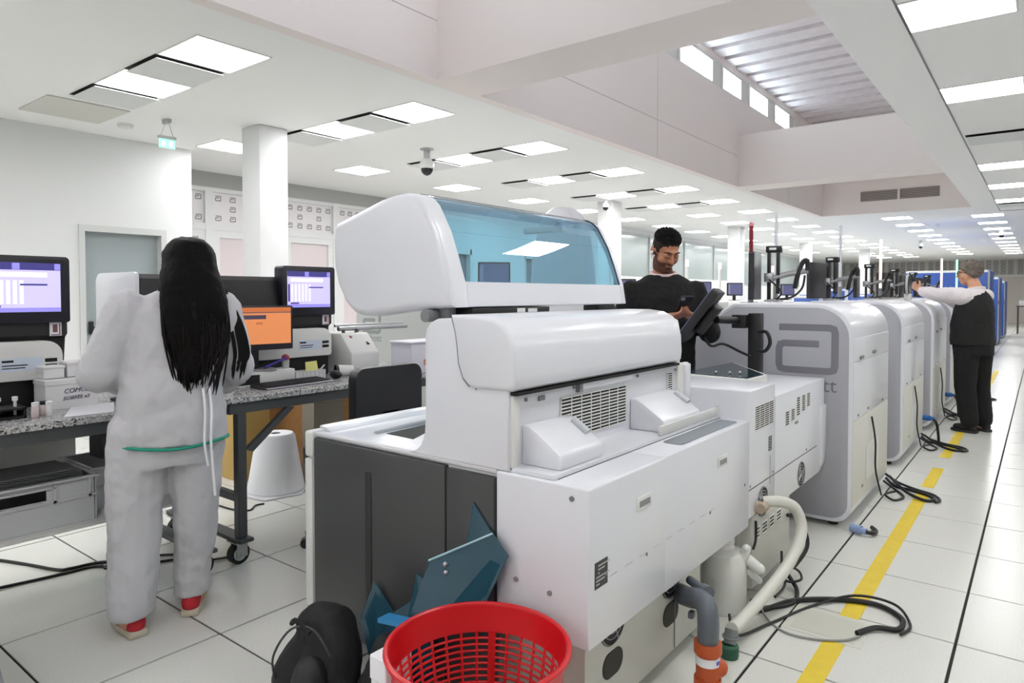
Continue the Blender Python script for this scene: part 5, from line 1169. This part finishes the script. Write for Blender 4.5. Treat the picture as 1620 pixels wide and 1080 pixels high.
tufts(mb, hd, mhair, mb, 620, .020, MH, -.45)
def beard(p):
    if p.y > .02 or p.z < -.125 or p.z > (-.012 if abs(p.x) > .058 else -.03): return -1
    if abs(p.x) < .022 and -.072 < p.z < -.054 and p.y < -.08: return -1
    if p.z > -.046 and not (abs(p.x) > .060 and p.y > -.035): return -1
    return .4
shell(mb, beard, .004, 'beard', mat('short dark beard', (98, 64, 50), .9, noise=.3, nscale=200), mb, hd.I, .002, hd.k)
g = G(); g.sph(hd.p(-.088, .0, -.012), (.008, .01, .01)); g.caps(hd.p(-.088, -.004, -.014), hd.p(-.086, -.012, -.042), .005, .004); g.part('earbud', PAPER, Mn)
g = G(); g.loft([(.93, 0, 0, .205, .15), (1.05, 0, 0, .20, .148), (1.25, 0, .0, .212, .145), (1.40, 0, .01, .228, .138), (1.49, 0, .015, .205, .11), (1.535, 0, .015, .13, .085), (1.55, 0, .015, .095, .075)])
g.chain([(-.20, .012, 1.44), (-.285, -.04, 1.19), (-.06, -.29, 1.27)], [.074, .07, .05]); g.chain([(.20, .012, 1.44), (.285, -.03, 1.18), (.215, -.275, 1.27)], [.074, .07, .05])
blob(g, 'sweater', SWEAT, Mn, .009, 4, [(.016, .1), (.006, .035)])
G().tube([(.076*math.cos(a), .012+.068*math.sin(a), 1.556+.018*math.sin(a)) for a in [2*PI*k/28 for k in range(28)]], .012, 8, True).part('collar', mat('pinkish white collar', (232, 206, 208), .8), Mn)
g = G(); g.loft([(.86, 0, 0, .19, .14), (.98, 0, 0, .185, .135)])
for q in (1, -1): g.chain([(q*.095, 0, .86), (q*.105, .0, .48), (q*.11, .03, .10)], [.105, .08, .062])
blob(g, 'trousers', mat('dark jeans', (30, 31, 36), .85), Mn, .012, 3)
for q in (1, -1): shoe(Mn, q*.11, .02, q*.2, BLK, mat('dark sole', (40, 40, 42), .7))
Mn.location = (-1.925, 4.05, 0); Mn.rotation_euler = (0, 0, math.radians(31))
ph = thing('smartphone', 'black smartphone held in both hands by the bearded man', 'phone', (0, 0, 0))
G().prism(rrect(-.038, .038, -.078, .078, (.01,)*4), 'y', -.0045, .0045, .002, 2).part('case', BLK, ph)
G().prism(rrect(-.035, .035, -.074, .074, (.008,)*4), 'y', .0046, .0052).part('display', SCRK, ph)
G().prism(rrect(-.033, -.008, .045, .072, (.006,)*4), 'y', -.007, -.0044, .001, 1).part('camera_bump', GREY, ph)
ph.matrix_world = Matrix.Translation((-1.925, 4.05, 0)) @ Matrix.Rotation(math.radians(31), 4, 'Z') @ Matrix.Translation((.085, -.385, 1.36)) @ Euler((.85, .0, .1)).to_matrix().to_4x4()
# --- man in the vest by the towers
V = thing('person', 'grey-haired man with glasses in a black vest and white shirt leaning on the towers', 'person', (0, 0, 0))
hd = Head((.0, -.05, 1.645), yaw=.55, pitch=.10, k=1.02)
g = G(); hd.build(g, (0, .02, 1.47))
g.loft([(.88, 0, 0, .17, .14), (1.05, 0, -.02, .18, .15), (1.25, 0, 0, .19, .14), (1.40, 0, .02, .18, .10), (1.46, 0, .02, .11, .075), (1.50, 0, .02, .07, .06)])
for q in (1, -1):
    g.chain([(q*.09, 0, .88), (q*.095, .0, .48), (q*.10, .05, .09)], [.10, .065, .045]); g.caps((q*.10, .05, .06), (q*.11, -.08, .05), .038, .03)
lw, rw = (.14, -.50, 1.475), (-.12, -.46, 1.42)
g.chain([(.20, .0, 1.41), (.22, -.23, 1.425), lw], [.058, .046, .031]); g.chain([(-.20, .0, 1.41), (-.24, -.2, 1.24), rw], [.058, .046, .031])
hand(g, lw, (-.1, -.85, .45), (-1, 0, .1), (0, .3, 1), .7); hand(g, rw, (.1, -1, .1), (0, 0, -1), (1, 0, 0), .4)
vb = blob(g, 'body', SKIN, V, .0065, 3)
hd.eyes(vb)
shell(vb, hairw(.05, -.06, .0), .014, 'hair', HAIRG, vb, hd.I, .008, hd.k)
tufts(vb, hd, hairw(.05, -.06, .0), vb, 420, .016, HAIRG, 1.2)
g = G()
for q in (-1, 1):
    g.tube([hd.p(q*.033+.024*math.cos(a), -.105, .004+.019*math.sin(a)) for a in [2*PI*k/18 for k in range(18)]], .0028, 6, True); g.tube([hd.p(q*.056, -.104, .01), hd.p(q*.082, .0, .008)], .0028, 6)
g.tube([hd.p(-.01, -.106, .008), hd.p(.01, -.106, .008)], .0025, 6); g.part('glasses', mat('dark red glasses', (70, 30, 34), .3), V)
g = G(); g.loft([(.98, 0, -.01, .19, .158), (1.25, 0, .0, .195, .145), (1.38, 0, .015, .19, .115), (1.45, 0, .02, .135, .09), (1.49, 0, .02, .085, .072)])
g.chain([(.17, .01, 1.405), (.195, .0, 1.405), (.222, -.23, 1.42), (.16, -.45, 1.455)], [.085, .092, .078, .055]); g.chain([(-.17, .0, 1.40), (-.235, -.2, 1.24), (-.15, -.41, 1.38)], [.08, .07, .052])
blob(g, 'shirt', SHIRT, V, .009, 4, [(.018, .1)])
g = G(); g.loft([(.90, 0, -.005, .222, .185), (.95, 0, -.01, .222, .188), (1.10, 0, -.012, .218, .182), (1.25, 0, .0, .214, .168), (1.36, 0, .012, .195, .135), (1.43, 0, .018, .145, .10), (1.462, 0, .02, .10, .085)])
blob(g, 'vest', mat('black quilted vest', (24, 24, 24), .85, bump=.15, bscale=30), V, .009, 4, [(.016, .12)])
G().tube([(.078*math.cos(a), .018+.07*math.sin(a), 1.482+.012*math.sin(a)) for a in [2*PI*k/28 for k in range(28)]], .012, 8, True).part('collar', SHIRT, V)
g = G(); g.loft([(.80, 0, .005, .205, .17), (.94, 0, .0, .205, .17)])
for q in (1, -1): g.chain([(q*.10, 0, .82), (q*.105, .0, .46), (q*.105, .05, .12)], [.118, .098, .085])
blob(g, 'trousers', mat('black cotton trousers', (16, 16, 17), .9), V, .011, 4, [(.014, .12)])
for q in (1, -1): shoe(V, q*.105, .05, q*.15, mat('black shoe', (22, 22, 23), .5), MATS['dark sole'])
V.location = (-.56, 8.5, 0); V.rotation_euler = (0, 0, math.radians(-121))
t = thing('round_reader', 'dark round device on a grip held by the man in the vest', 'device', (-1.12, 8.14, 1.366))
g = G(); g.tube([(-1.13, 8.14, 1.52), (-1.09, 8.14, 1.52)], .10, 24); g.part('dial', mat('black green disc', (24, 36, 28), .3), t)
g = G(); g.tube([(-1.11+.0, 8.14+.105*math.cos(a), 1.52+.105*math.sin(a)) for a in [2*PI*k/28 for k in range(28)]], .012, 8, True); g.part('rim', LGREY, t)
G().box(-1.14, -1.08, 8.10, 8.18, 1.366, 1.43, .006).part('base', WHT2, t)
